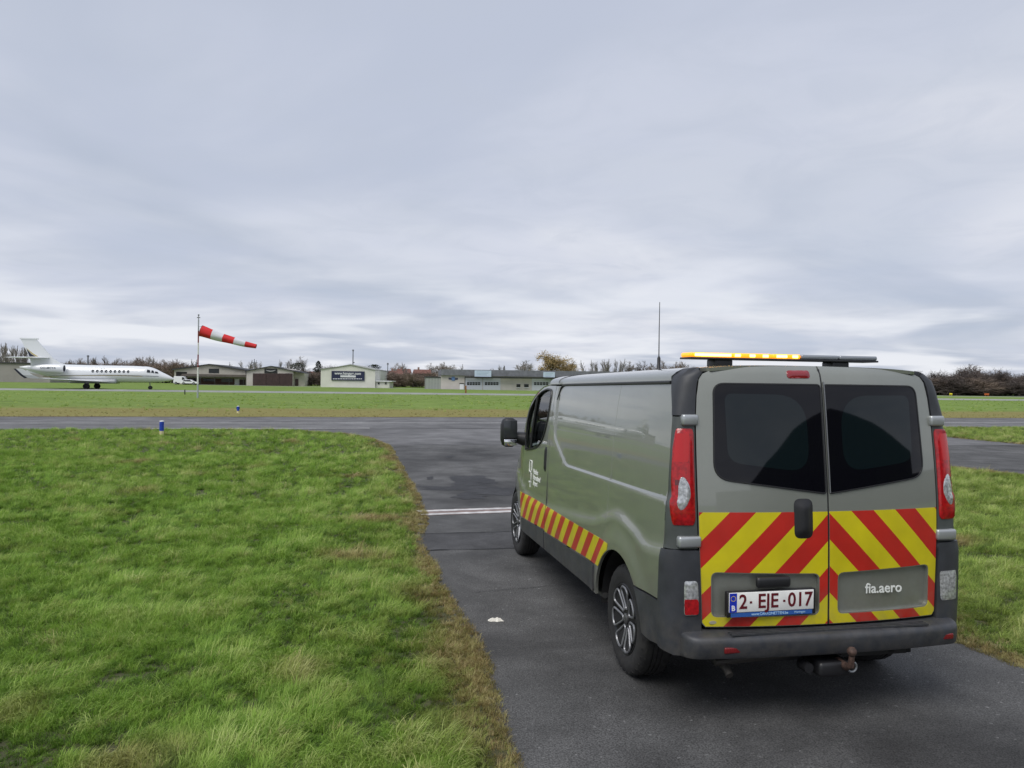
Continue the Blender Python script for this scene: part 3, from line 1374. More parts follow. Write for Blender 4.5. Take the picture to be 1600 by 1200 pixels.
def stripes_mat(name, vertical):
    m = bpy.data.materials.new(name)
    m.use_nodes = True
    nt = m.node_tree
    N, L = nt.nodes, nt.links
    b = N['Principled BSDF']
    b.inputs['Roughness'].default_value = .38
    b.inputs['Coat Weight'].default_value = .15
    b.inputs['Coat Roughness'].default_value = .15
    t = N.new('ShaderNodeTexCoord')
    s = N.new('ShaderNodeSeparateXYZ')
    L.new(t.outputs['Object'], s.inputs[0])

    def mth(op, a, c=None):
        x = N.new('ShaderNodeMath')
        x.operation = op
        for i, v in enumerate((a, c)):
            if v is None:
                continue
            if isinstance(v, (int, float)):
                x.inputs[i].default_value = v
            else:
                L.new(v, x.inputs[i])
        return x.outputs[0]
    if vertical:
        q = mth('ADD', s.outputs[0], mth('MULTIPLY', s.outputs[2], .95))
        q = mth('DIVIDE', mth('ADD', q, VPH), .252)
    else:
        q = mth('ADD', s.outputs[2], mth('ABSOLUTE', mth('ADD', s.outputs[1], .004)))
        q = mth('DIVIDE', mth('SUBTRACT', q, 1.022), .302)
    fr = mth('FRACT', mth('ADD', q, 20.0))
    g = mth('LESS_THAN', fr, .5)
    n = N.new('ShaderNodeTexNoise')
    n.inputs['Scale'].default_value = 6
    n.inputs['Detail'].default_value = 8
    L.new(t.outputs['Object'], n.inputs['Vector'])
    mr = N.new('ShaderNodeMapRange')
    for k, v in zip((1, 2, 3, 4), (.3, .7, .86, 1.06)):
        mr.inputs[k].default_value = v
    L.new(n.outputs[0], mr.inputs[0])
    mx = N.new('ShaderNodeMix')
    mx.data_type = 'RGBA'
    mx.inputs[6].default_value = (.58, .50, .005, 1)
    mx.inputs[7].default_value = (.45, .014, .008, 1)
    L.new(g, mx.inputs[0])
    v = N.new('ShaderNodeVectorMath')
    v.operation = 'SCALE'
    L.new(mx.outputs[2], v.inputs[0])
    L.new(mr.outputs[0], v.inputs['Scale'])
    L.new(v.outputs[0], b.inputs['Base Color'])
    return m


VPH = -.02
m_chev = stripes_mat('chevron_film', False)
m_batt = stripes_mat('stripe_film', True)
add_dirt(m_chev, .5, .95, .30)
add_dirt(m_batt, .5, .95, .30)

for sg in (1, -1):
    S = S_side(sg)
    out = (0, sg, 0)
    # ---- load-space side panel
    outl = [(1.972, 1.902)]+[(XAf(z)+.004, z) for z in (1.902, 1.85, 1.78, 1.7, 1.5, 1.3, 1.1, .97, .8, .672)]+[(-.33, .672)]+arc(0, .36, .452, 136.5, 8, 22)[1:]+[(.447, .415), (1.972, .415)]
    panel('side_panel', m_paint, VAN, outl, S, out, .055, pts=CREASE)
    # roof moulding above it
    pth = [(x, sg*(ys(x, 1.912)+.004), 1.912) for x in np.linspace(-.555, 1.72, 20)]
    pth += [(x, sg*(ys(x, z)+.003), z) for x, z in ((1.80, 1.908), (1.855, 1.885), (1.88, 1.84), (1.883, 1.78))]
    vtube('roof_moulding', pth, [.011]*(len(pth)-3)+[.009, .006, .003], m_black)
    # mid seam
    vtube('panel_seam', [(.28, sg*(ys(.28, z)-.0008), z) for z in np.linspace(.9, 1.9, 30)], .002, m_paint, n=4)
    # ---- cab door
    door_o = [(1.985, 1.905), (2.25, 1.908), (2.45, 1.89), (2.67, 1.828), (2.865, 1.728), (2.982, 1.6), (3.035, 1.455), (3.055, 1.32), (3.06, .92), (3.01, .66), (2.985, .415), (1.985, .415)]
    door = panel('front_door', m_paint, VAN, door_o, S, out, .055, holes=[WINDOW], thick=.05)
    panel('window_glass', m_sideglass, door, WINDOW, S, out, .06, off=-.012, rim=False)
    # black seal round the glass and the quarter-light bar
    loop = [(x, sg*(ys(x, z)+.001), z) for x, z in resample(WINDOW, .05)]
    mb = MB()
    mb.tube([vz(p) for p in loop], .011, 6, closed=True)
    mb.build('window_seal', m_black, door, True)
    vtube('quarter_light_bar', [(x, sg*(ys(x, z)-.002), z) for x, z in ((2.63, 1.80), (2.66, 1.65), (2.70, 1.42), (2.715, 1.28))], .014, m_black, door)
    panel('door_handle', m_black, door, rounded([(2.055, 1.345), (2.115, 1.345), (2.115, 1.115), (2.055, 1.115)], .028), S, out, .02, off=.002, thick=.01, pillow=.014)
    # mirror
    mb = MB()
    mb.rbox(2.96, 3.12, -.088, .088, -.15, .15, .07)
    mir = mb.build('door_mirror', m_black, VAN, True)
    mir.location = (0, sg*1.10, 1.372)
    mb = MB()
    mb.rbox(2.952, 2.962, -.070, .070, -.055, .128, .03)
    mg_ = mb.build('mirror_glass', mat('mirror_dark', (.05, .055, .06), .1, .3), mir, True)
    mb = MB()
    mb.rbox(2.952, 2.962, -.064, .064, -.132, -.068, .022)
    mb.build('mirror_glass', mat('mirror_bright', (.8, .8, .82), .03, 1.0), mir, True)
    mb = MB()
    mb.tube([(3.03, sg*.93, 1.30), (3.04, sg*1.06, 1.33)], [.075, .05], 10)
    mb.build('mirror_arm', m_black, mir, True).location = (0, -sg*1.10, -1.372)
    # ---- front wing
    wing = [(3.065, 1.44), (3.12, 1.33), (3.25, 1.2), (3.5, 1.085), (3.72, .95), (3.90, .76), (4.0, .58), (4.02, .42), (3.99, .30), (3.945, .30)]
    wing += arc(WB, .36, .442, -5, 172, 22)[1:]+[(3.0, .415), (3.022, .66), (3.07, .92)]
    panel('front_wing', m_paint, VAN, wing, S, out, .055, thick=.04)
    # cladding strips along the sill
    for x0, x1 in ((.475, 1.965), (1.992, 2.95)):
        panel('sill_cladding', m_plastic, VAN, rounded([(x0, .62 if x0 < 1 else .60), (x1, .585 if x0 < 1 else .555), (x1, .425), (x0, .425)], .02), S, out, .05, off=.013, thick=.03)
    vtube('sill_rail', [(x, sg*.90, .40) for x in (.45, 1.2, 2.2, 2.98)], .025, m_plastic)
    # striped film above the cladding
    for x0, x1, z0, z1, w0, w1 in ((.405, 1.968, .625, .585, .825, .815), (1.990, 3.018, .585, .560, .815, .81)):
        poly = [(x0, z0), (x1, z1), (x1+(.04 if x1 > 2.9 else 0), w1), (x0-.12 if x0 < 1 else x0, w0)]
        if x0 < 1:
            poly = [(x1, z1), (x1, w1)]+[(.17, .825)]+arc(0, .36, .458, 66, 36, 8)
        panel('striped_film', m_batt, VAN, poly, S, out, .045, off=.0022, thick=.002)
    # lower door seam cover and filler flap mark
    # ---- rear corner
    Cn = S_corner(sg)
    oc = (-1, sg, 0)
    panel('corner_pillar', mat('pillar_plastic', (.060, .068, .066), .42, noise=(8, .15)), VAN, [(0.0, .975), (1, .975), (1, 1.715), (0.0, 1.715)], Cn, oc, .05, thick=.03, asp=2.5)
    panel('corner_cap', m_plastic, VAN, [(0.0, 1.722), (1, 1.722), (1, 1.972), (.7, 1.992), (.35, 1.997), (0, 1.99)], Cn, oc, .04, off=.006, thick=.04, asp=2.5)
    lamp = panel('tail_lamp', mat('lamp_red', (.34, .004, .007), .2, 0, .4, noise=(45, .35)), VAN, rounded([(.20, 1.108), (.985, 1.108), (.985, 1.648), (.12, 1.648)], [.22, .05, .05, .22], 6),
                 Cn, oc, .03, off=.004, thick=.02, pillow=.008, asp=2)
    panel('reflector_band', mat('lamp_dark_red', (.10, .004, .005), .15, 0, .8), lamp, rounded([(.35, 1.33), (.85, 1.33), (.85, 1.36), (.35, 1.36)], .01), Cn, oc, .03, off=.013, thick=.004)
    panel('reflector_band', mat('lamp_bright_red', (.46, .010, .012), .22, 0, .25), lamp, rounded([(.25, 1.46), (.88, 1.46), (.9, 1.62), (.3, 1.62)], .03), Cn, oc, .03, off=.0128, thick=.003)
    ell = [(.72+.19*math.cos(t), 1.285+.092*math.sin(t)) for t in np.linspace(0, 2*PI, 24, endpoint=False)]
    panel('reversing_lens', mat('lamp_clear', (.42, .43, .44), .15, .4, .8, noise=(55, .5)), lamp, ell, Cn, oc, .018, off=.012, thick=.005, pillow=.004, asp=2)
    for z0 in (1.665, .985):
        mb = MB()
        a, b = Cn(.55, z0+.03), Cn(.995, z0+.03)
        x0 = min(a.x, b.x)-.022
        mb.rbox(x0, x0+.07, min(abs(a.y), abs(b.y))-.02, max(abs(a.y), abs(b.y))+.0, z0, z0+.062, .012)
        mb.v = [(x, sg*y, z) for x, y, z in mb.v]
        mb.build('door_hinge', m_silver, VAN, True)
    # ---- bumper corner
    bo = [(-.338, .660), (-.664, .660), (-.664, .41), (-.55, .40)]+arc(0, .36, .452, 173, 139, 6)
    panel('rear_bumper_corner', m_plastic, VAN, bo, S, out, .05, off=.004, thick=.05)
    panel('rear_bumper_corner', m_plastic, VAN, [(0, .41), (.5, .385), (1, .385), (1, .968), (.5, .972), (0, .968)], S_corner(sg), oc, .04, off=.014, thick=.05, asp=2.5)
    fl = [(.60, .625), (.97, .625), (.99, .80), (.62, .80)] if sg < 0 else [(.80, .61), (.985, .61), (.985, .80), (.81, .80)]
    fog = panel('fog_lamp', MATS['lamp_clear'], VAN, rounded(fl, .03), Cn, oc, .03, off=.016, thick=.02, pillow=.006, asp=2)
    if sg > 0:
        panel('fog_lens', MATS['lamp_red'], fog, rounded([(.806, .615), (.98, .615), (.98, .70), (.806, .70)], .02), Cn, oc, .03, off=.024, thick=.004)
    # ---- rear door
    def yb(z):
        return yB(z)-.004
    zz = list(np.linspace(.56, 1.93, 15))
    do = [(sg*.005, .538), (sg*(yb(.56)-.02), .538)]+[(sg*yb(z), z) for z in zz]+[(sg*.715, 1.962), (sg*.66, 1.985), (sg*.5, 2.004), (sg*.3, 2.013), (sg*.005, 2.018)]
    pan = rounded([(sg*.062, .825), (sg*.695, .842), (sg*.692, .598), (sg*.062, .598)], .035, 4)
    rd = panel('rear_door', m_paint, VAN, do, S_rear, (-1, 0, 0), .05, holes=[pan], thick=.03)
    panel('plate_recess', m_paint, rd, [(p[0]*1.0+(sg*.01 if abs(p[0]) > .3 else -sg*.01), p[1]+(.01 if p[1] > .7 else -.01)) for p in pan], S_rear, (-1, 0, 0), .06, off=-.024, rim=False)
    ch = [(sg*.0065, .542), (sg*(yb(.56)-.022), .542)]+[(sg*(yb(z)-.003), z) for z in np.linspace(.565, 1.18, 8)]+[(sg*.0065, 1.18)]
    panel('chevron_film', m_chev, rd, ch, S_rear, (-1, 0, 0), .05, holes=[rounded([(sg*.057, .83), (sg*.70, .847), (sg*.697, .593), (sg*.057, .593)], .038, 4)], off=.002, thick=.002)
    wo = rounded([(sg*.014, 1.907), (sg*.658, 1.907), (sg*.676, 1.368), (sg*.014, 1.282)], [.02, .06, .095, .015], 6)
    wg = panel('rear_window', m_glass, rd, wo, S_rear, (-1, 0, 0), .04, off=.004, thick=.006)
    inn = rounded([(sg*.11, 1.845), (sg*.60, 1.85), (sg*.595, 1.46), (sg*.11, 1.40)], [.19, .05, .08, .14], 7)
    panel('pane', m_pane, wg, inn, S_rear, (-1, 0, 0), .05, off=.0048, thick=.0006)
    loop = [vz(S_rear(*p)+Vector((-.002, 0, 0))) for p in resample(wo, .05)]
    mb = MB()
    mb.tube(loop, .006, 5, closed=True)
    mb.build('window_seal', m_black, rd, True)

# roof and interior core
roof_o = [(-.548, -1), (2.25, -1), (2.25, 1), (-.548, 1), (-.54, .72), (-.60, .58), (-.69, .5), (-.69, -.5), (-.60, -.58), (-.54, -.72)]
panel('roof', m_paint, VAN, roof_o, S_roof, (0, 0, 1), .06, thick=.02)
mb = MB()
mb.box(-.63, 1.93, -.80, .80, .84, 1.88)
mb.box(-.73, 4.0, -.64, .64, .30, .84)
mb.box(.47, 2.98, -.86, .86, .36, .80)
for sg in (1, -1):
    mb.box(-.66, -.47, sg*.62, sg*.86, .42, .9)
o = mb.build('inner_shell', m_dark, VAN)
o.data.transform(Matrix(((1, 0, 0, 0), (0, 1, 0, 0), (-RAKE, 0, 1, -RAKE*.84), (0, 0, 0, 1))))
mb = MB()
mb.prism([(-.72, .5), (.72, .5), (.72, 1.85), (.62, 1.95), (-.62, 1.95), (-.72, 1.85)], -.655, -.60, 'X')
mb.build('door_frame', m_dark, VAN)
# roof drain seam at cab
vtube('roof_seam', [vz(S_roof(1.93, t))-Vector((0, 0, 0)) for t in np.linspace(-.98, .98, 40)], .003, m_black, n=4, shear=False)


# front end (faces away from us): windscreen, bonnet, bumper
def edge_at(s):
    k = s*(len(EDGE)-1)
    i = min(int(k), len(EDGE)-2)
    t = k-i
    pts_x = [(j, e[0]) for j, e in enumerate(EDGE)]
    pts_z = [(j, e[1]) for j, e in enumerate(EDGE)]
    return interp(pts_x, k), interp(pts_z, k)


def S_front(s, t):
    xe, ze = edge_at(min(1, max(0, s)))
    bow = interp([(0, .06), (.2, .2), (.5, .42), (.7, .5), (1, .36)], s)
    lift = interp([(0, .10), (.25, .07), (.5, .04), (.7, .03), (1, 0)], s)
    w = ys(xe, ze)
    q = 1-abs(t)**2.3
    return Vector((xe+bow*q, w*t, ze+lift*q))


SW, SB = 6.6/13, 9.6/13
panel('windscreen', m_sideglass, VAN, [(.06, -.93), (SW-.02, -.95), (SW-.02, .95), (.06, .93)], S_front, (1, 0, .5), .05, off=-.002, thick=.004, asp=.5)
mb = MB()
for sg in (1, -1):
    pass
for sg in (1, -1):
    panel('windscreen_pillar', m_paint, VAN, [(.0, sg*.93), (SW, sg*.95), (SW, sg*.999), (.0, sg*.999)], S_front, (1, sg, .5), .04, thick=.03)
panel('windscreen_header', m_paint, VAN, [(0, -.93), (.06, -.93), (.06, .93), (0, .93)], S_front, (1, 0, .8), .04, thick=.03)
panel('bonnet', m_paint, VAN, [(SW-.01, -.997), (SB, -.997), (SB, .997), (SW-.01, .997)], S_front, (1, 0, .6), .05, thick=.03)
panel('front_bumper', m_plastic, VAN, [(SB+.004, -.997), (1, -.997), (1, .997), (SB+.004, .997)], S_front, (1, 0, .1), .05, thick=.05)
for sg in (1, -1):
    panel('headlamp', MATS['lamp_clear'], VAN, rounded([(.66, sg*.62), (.66, sg*.93), (.75, sg*.95), (.745, sg*.55)], .02), S_front, (1, 0, .3), .03, off=.008, thick=.01)
# cab interior
mb = MB()
mb.rbox(3.0, 3.5, -.80, .80, .80, 1.14, .08)
mb.build('dashboard', m_dark, VAN, True)
for y in (.46, -.05, -.50):
    mb = MB()
    mb.rbox(2.12, 2.26, y-.22, y+.22, .82, 1.42, .06)
    mb.rbox(2.2, 2.7, y-.22, y+.22, .82, .95, .05)
    st = mb.build('seat', mat('seat_fabric', (.035, .037, .04), .9), VAN, True)
    mb = MB()
    mb.rbox(2.10, 2.20, y-.13, y+.13, 1.46, 1.66, .045)
    mb.build('headrest', mat('seat_fabric2', (.03, .032, .035), .9), st, True)
mb = MB()
cpt = Vector((2.86, .44, 1.12))
mb.tube([cpt+Vector((math.cos(t)*.08*1, 0, 0))+Vector((-.11*math.cos(t), .19*math.sin(t), .155*math.cos(t))) for t in np.linspace(0, 2*PI, 28, endpoint=False)], .015, 6, closed=True)
mb.tube([cpt+Vector((.02, -.18, 0)), cpt+Vector((.02, .18, 0))], .018, 6)
mb.build('steering_wheel', m_black, VAN, True)

# ---- rear step bumper
prof = [(-.76, .385), (-.90, .386), (-.925, .392), (-.936, .41), (-.943, .475), (-.940, .494), (-.930, .506), (-.912, .512), (-.85, .522), (-.80, .525), (-.76, .525)]
mb = MB()
vs, rings = [], []
for y in list(-np.array([.872, .868, .855, .835]))+list(np.linspace(-.80, .80, 33))+[.835, .855, .868, .872]:
    e = max(0, abs(y)-.80)/.072
    k = 1-.55*(1-math.sqrt(max(0, 1-e*e)))
    ring = []
    for x, z in prof:
        xx = -.76+(x+.76)*k+.05*abs(y/.8)**2.4
        ring.append(len(vs))
        vs.append(vz((xx, y, z-.004*abs(y)**2)))
    rings.append(ring)
fs = [(a[i], a[i+1], b[i+1], b[i]) for a, b in zip(rings, rings[1:]) for i in range(len(prof)-1)]
fs += [tuple(rings[0]), tuple(reversed(rings[-1]))]
mb.add(vs, fs)
bump = mb.build('rear_bumper', m_plastic, VAN, True)
# ribbed tread on the step
mb = MB()
for i in range(3):
    mb.box(-.90+.022*i, -.89+.022*i, -.62, .62, .515, .5215+.004)
mb.build('step_tread', mat('step_tread', (.035, .037, .041), .7, noise=(30, .3)), bump)
for y0, y1 in ((.56, .67), (-.79, -.70)):
    mb = MB()
    x = -.938+.05*abs((y0+y1)/2/.8)**2.4
    mb.rbox(x-.004, x+.02, y0, y1, .425, .459, .006)
    mb.build('bumper_reflector', mat('reflector_red', (.16, .008, .010), .25, 0, .5, noise=(200, .5)), bump, True)
# ---- tow bar
mb = MB()
mb.box(-.74, -.60, -.60, .60, .30, .38)
tow = mb.build('tow_bar', m_black, VAN)
mb = MB()
mb.rbox(-.93, -.76, -.10, .10, .262, .345, .02)
mb.build('tow_bracket', m_black, tow, True)
mb = MB()
mb.tube([(-.86, -.055, .33), (-.95, -.055, .325), (-.985, -.055, .345), (-.99, -.055, .40)], [.022, .022, .02, .016], 10)
mb.build('tow_neck', m_rust, tow, True)
mb = MB()
mb.lathe([(.0005, -.027), (.016, -.022), (.0255, -.008), (.027, .0), (.0255, .008), (.016, .022), (.0005, .027)], 16, 'Z', (-.99, -.055, .425))
mb.build('tow_ball', m_rust, tow, True)
mb = MB()
mb.tube([(-.93, -.10+.028*math.cos(t), .315+.028*math.sin(t)) for t in np.linspace(0, 2*PI, 14, endpoint=False)], .007, 6, closed=True)
mb.build('shackle', m_steel, tow, True)
mb = MB()
mb.lathe([(.0, -.05), (.028, -.05), (.032, 0), (.03, .03), (.018, .04), (.001, .04)], 14, 'X', (-.86, .155, .315))
mb.build('tow_socket', m_black, tow, True)
mb = MB()
mb.box(-.80, -.76, -.47, -.12, .335, .40)
mb.box(-.80, -.76, -.47, -.43, .335, .42)
mb.build('cross_beam', m_black, tow)
mb = MB()
mb.box(-.803, -.8005, -.35, -.30, .352, .384)
mb.build('beam_sticker', mat('sticker_grey', (.45, .46, .45), .5), tow)
mb = MB()
mb.tube([(-.75, .62, .33), (-.80, .60, .30), (-.84, .60, .275)], .022, 10)
mb.tube([(-.78, .66, .33), (-.78, .10, .36)], .02, 8)
mb.build('exhaust_pipe', mat('exhaust', (.06, .055, .05), .6, .5), VAN, True)
mb = MB()
mb.box(.1, .9, -.5, .5, .22, .34)
mb.build('spare_wheel_well', m_dark, VAN)
mb = MB()
mb.rbox(1.2, 2.2, -.45, .2, .22, .36, .04)
mb.build('fuel_tank', m_dark, VAN)
for xa in (0, WB):
    mb = MB()
    mb.tube([(xa, -.72, .34), (xa, .72, .34)], .05, 10)
    mb.build('axle', m_dark, VAN)

# ---- wheels
def make_wheel(sg):
    """wheel centred at origin, outer face toward +y*sg"""
    R = WR
    tp = [(.222, -.10), (.25, -.108), (.30, -.11), (R-.022, -.102), (R-.006, -.088), (R, -.07), (R, -.036), (R-.008, -.034), (R-.008, -.026), (R, -.024), (R, -.004),
          (R-.008, -.003), (R-.008, .003), (R, .004), (R, .024), (R-.008, .026), (R-.008, .034), (R, .036), (R, .07), (R-.006, .088), (R-.022, .102), (.30, .11), (.262, .108), (.252, .1045), (.245, .105), (.228, .098), (.222, .085)]
    mb = MB()
    mb.lathe(tp, 64)
    # shoulder blocks
    for k in range(64):
        if k % 2 == 0:
            continue
        t = 2*PI*k/64
        for s in (1, -1):
            c, s2 = math.cos(t), math.sin(t)
            w = .008
            q = []
            for (r_, y_, dt) in ((R-.018, .1045, -1), (R-.018, .1045, 1), (R+.0015, .074, 1), (R+.0015, .074, -1), (R-.03, .09, -1), (R-.03, .09, 1), (R-.01, .06, 1), (R-.01, .06, -1)):
                tt = t+dt*w/R
                q.append((r_*math.cos(tt), s*y_, r_*math.sin(tt)))
            mb.add(q, [(0, 1, 2, 3), (4, 7, 6, 5), (0, 3, 7, 4), (1, 5, 6, 2), (0, 4, 5, 1), (3, 2, 6, 7)])
    w = mb.build('wheel', m_rubber, VAN, True)
    # black wheel cover
    mb = MB()
    mb.lathe([(.226, .07*sg), (.229, .096*sg), (.222, .102*sg), (.214, .099*sg), (.205, .088*sg), (.10, .078*sg), (.05, .082*sg), (.0005, .084*sg)], 48)
    mb.build('wheel_cover', mat('cover_black', (.010, .010, .011), .35), w, True)
    for k in range(7):
        t0 = 2*PI*(k+.25)/7
        # petal outline: pointed near hub, wide near rim
        pet = rounded([(.062, -.012), (.185, -.062), (.209, -.030), (.209, .030), (.185, .062), (.062, .012)], [.012, .03, .02, .02, .03, .012], 4)
        pts = []
        for (r_, d_) in resample(pet, .02):
            y_ = sg*(.078+.022*sm((r_-.06)/.15)+.006)
            x_, z_ = r_*math.cos(t0)-d_*math.sin(t0), r_*math.sin(t0)+d_*math.cos(t0)
            pts.append((x_, y_, z_))
        mb = MB()
        mb.tube(pts, .0075, 6, closed=True)
        mb.build('spoke_trim', m_chrome, w, True)
        mb = MB()
        q = [(r_, d_) for r_, d_ in resample(rounded([(.085, -.010), (.18, -.045), (.198, -.02), (.198, .02), (.18, .045), (.085, .010)], .012, 3), .05)]
        mb.add([(r_*math.cos(t0)-d_*math.sin(t0), sg*(.080+.022*sm((r_-.06)/.15)), r_*math.sin(t0)+d_*math.cos(t0)) for r_, d_ in q], [tuple(range(len(q)))])
        mb.build('cover_opening', m_dark, w)
    mb = MB()
    mb.lathe([(.034, .08*sg), (.034, .092*sg), (.026, .097*sg), (.0005, .098*sg)], 20)
    mb.build('hub_cap', mat('hub_grey', (.12, .12, .125), .35, .6), w, True)
    return w


def copy_tree(o, parent):
    c = o.copy()
    COL.objects.link(c)
    c.parent = parent
    for ch in o.children:
        d = ch.copy()
        COL.objects.link(d)
        d.parent = c
    return c


for sg in (1, -1):
    w = make_wheel(sg)
    w.location = (0, sg*.818, WR)
    w.rotation_euler = (0, .42, 0)
    w2 = copy_tree(w, VAN)
    w2.location = (WB, sg*.80, WR)
    w2.rotation_euler = (0, 1.1, 0)
# wheel arch liners
for sg in (1, -1):
    for xc in (0, WB):
        mb = MB()
        pp = arc(xc, .36, .455, -2, 182, 24)
        vs = [vz((x, sg*.925 if xc == 0 else sg*.88, z)) for x, z in pp]+[vz((x, sg*.60, z)) for x, z in pp]
        n = len(pp)
        mb.add(vs, [(i, i+1, i+1+n, i+n) for i in range(n-1)]+[tuple(range(n, 2*n))])
        mb.build('arch_liner', m_dark, VAN)

# ---- rear fittings
ldoor = [o for o in VAN.children if o.name.startswith('rear_door')]
LD = [o for o in ldoor if o.data.vertices[0].co.y > -0.02 and max(v.co.y for v in o.data.vertices) > .3][0]
RD = [o for o in ldoor if o is not LD][0]
panel('door_handle', m_black, LD, rounded([(.215, 1.255), (.10, 1.255), (.10, 1.03), (.215, 1.03)], .04, 5), S_rear, (-1, 0, 0), .02, off=.002, thick=.01, pillow=.022)
panel('brake_light', mat('brake_red', (.22, .008, .014), .2, 0, .8), LD, rounded([(.212, 1.988), (.068, 1.990), (.068, 1.944), (.212, 1.942)], .018, 5), S_rear, (-1, 0, 0), .015, off=.002, thick=.006, pillow=.010)
mb = MB()
mb.rbox(-.868, -.835, .245, .455, .762, .822, .022)
mb.build('plate_lamp', m_black, LD, True)
# number plate
PX = -.848
mb = MB()
mb.rbox(PX-.014, PX+.02, .088, .634, .606, .748, .006)
hold = mb.build('plate_holder', m_black, LD, True)
mb = MB()
mb.rbox(PX-.0185, PX-.012, .104, .624, .634, .744, .003)
mb.build('number_plate', mat('plate_white', (.76, .76, .74), .35, noise=(20, .06)), hold, True)
mb = MB()
mb.box(PX-.0195, PX-.015, .578, .622, .636, .742)
mb.build('plate_country_band', mat('plate_blue', (.010, .030, .42), .4), hold)
mb = MB()
mb.box(PX-.016, PX-.012, .112, .612, .608, .632)
mb.build('holder_banner', mat('banner_blue', (.025, .10, .36), .45), hold)
m_ruby = mat('plate_ruby', (.11, .006, .012), .4)
mw = mat('print_white', (.78, .78, .78), .5)


def rtext(s, size, y, z, m, parent, x, **k):
    return text(s, size, frame((x, y, z), (0, -1, 0), (0, 0, 1)), m, parent, **k)


for s, y in (('2', .540), ('EJE', .388), ('017', .190)):
    rtext(s, .112, y, .689, m_ruby, hold, PX-.0192, bold=.0018, sx=.92)
for y in (.493, .289):
    mb = MB()
    mb.box(PX-.0198, PX-.018, y-.007, y+.007, .682, .694)
    mb.build('plate_dash', m_ruby, hold)
rtext('B', .040, .600, .658, mw, hold, PX-.0202, bold=.001)
mb = MB()
for k in range(12):
    t = 2*PI*k/12
    mb.prism([(.600+.014*math.cos(t)+.0022*math.cos(a), .712+.014*math.sin(t)+.0022*math.sin(a)) for a in np.linspace(0, 2*PI, 6, endpoint=False)], PX-.0205, PX-.0194, 'X')
mb.build('plate_stars', mat('star_yellow', (.8, .6, .05), .5), hold)
rtext('www.CARRONETTEN.be', .021, .375, .620, mat('banner_print', (.35, .55, .75), .5), hold, PX-.0165, bold=.0003)
rtext('Huningen', .018, .19, .621, MATS['banner_print'], hold, PX-.0165)
rtext('fia.aero', .082, -.375, .722, TXT, RD, -.8255, bold=.0012)
# small maker's oval in the corner of the film
mb = MB()
mb.prism([(.688+.022*math.cos(a), .565+.009*math.sin(a)) for a in np.linspace(0, 2*PI, 18, endpoint=False)], -.803, -.800, 'X')
mb.build('oval_badge', mat('badge_grey', (.35, .33, .25), .5), LD)
# centre gap between the doors
mb = MB()
pts = [vz(S_rear(0, z)) for z in np.linspace(.54, 2.0, 30)]
vs = []
for p in pts:
    vs += [(p.x+.002, -.006, p.z), (p.x+.002, .006, p.z)]
mb.add(vs, [(2*i, 2*i+1, 2*i+3, 2*i+2) for i in range(29)])
mb.build('door_gap', m_black, VAN)
mb = MB()
mb.tube([vz(S_rear(-.012, z)+Vector((-.006, 0, 0))) for z in np.linspace(1.285, 1.925, 12)], .004, 5)
mb.build('gap_trim', m_steel, VAN, True)

# ---- lettering and logo on the cab door (left side)
door = [o for o in VAN.children if o.name.startswith('front_door') and o.data.vertices[0].co.y > 0][0]
for k, (s, z) in enumerate((('Flanders', 1.070), ('International', 1.014), ('Airport', .958))):
    x0 = 2.54
    p = vz((x0, ys(x0, z)+.003, z))
    p2 = vz((x0-.3, ys(x0-.3, z)+.003, z))
    upv = vz((x0, ys(x0, z+.05)+.003, z+.05))-p
    text(s, .062, frame(p, p2-p, upv), TXT, door, align='LEFT', bold=.0028, sx=.92)
mb = MB()


def sidept(x, z):
    return vz((x, ys(x, z)+.003, z))


for cx_, cz_, w, h, part in ((2.665, 1.11, .05, .055, 'full'), (2.675, 1.005, .045, .05, 'open')):
    c = [(cx_+w, cz_-h), (cx_+w, cz_+h), (cx_-w, cz_+h), (cx_-w, cz_-h)]
    c = rounded(c, .02, 3)
    if part == 'full':
        mb.tube([sidept(*p) for p in resample(c, .03)], .0045, 5, closed=True)
    else:
        mb.tube([sidept(*p) for p in ((cx_+w, cz_+h*.7), (cx_+w*.6, cz_+h), (cx_-w*.6, cz_+h), (cx_-w, cz_+h*.6), (cx_-w, cz_-h*.6), (cx_-w*.6, cz_-h), (cx_+w*.8, cz_-h))], .0045, 5)
mb.tube([sidept(2.665, .955), sidept(2.668, .90)], .0045, 5)
mb.tube([sidept(2.72, .945), sidept(2.63, .955)], .0045, 5)
mb.build('door_logo', TXT, door, True)

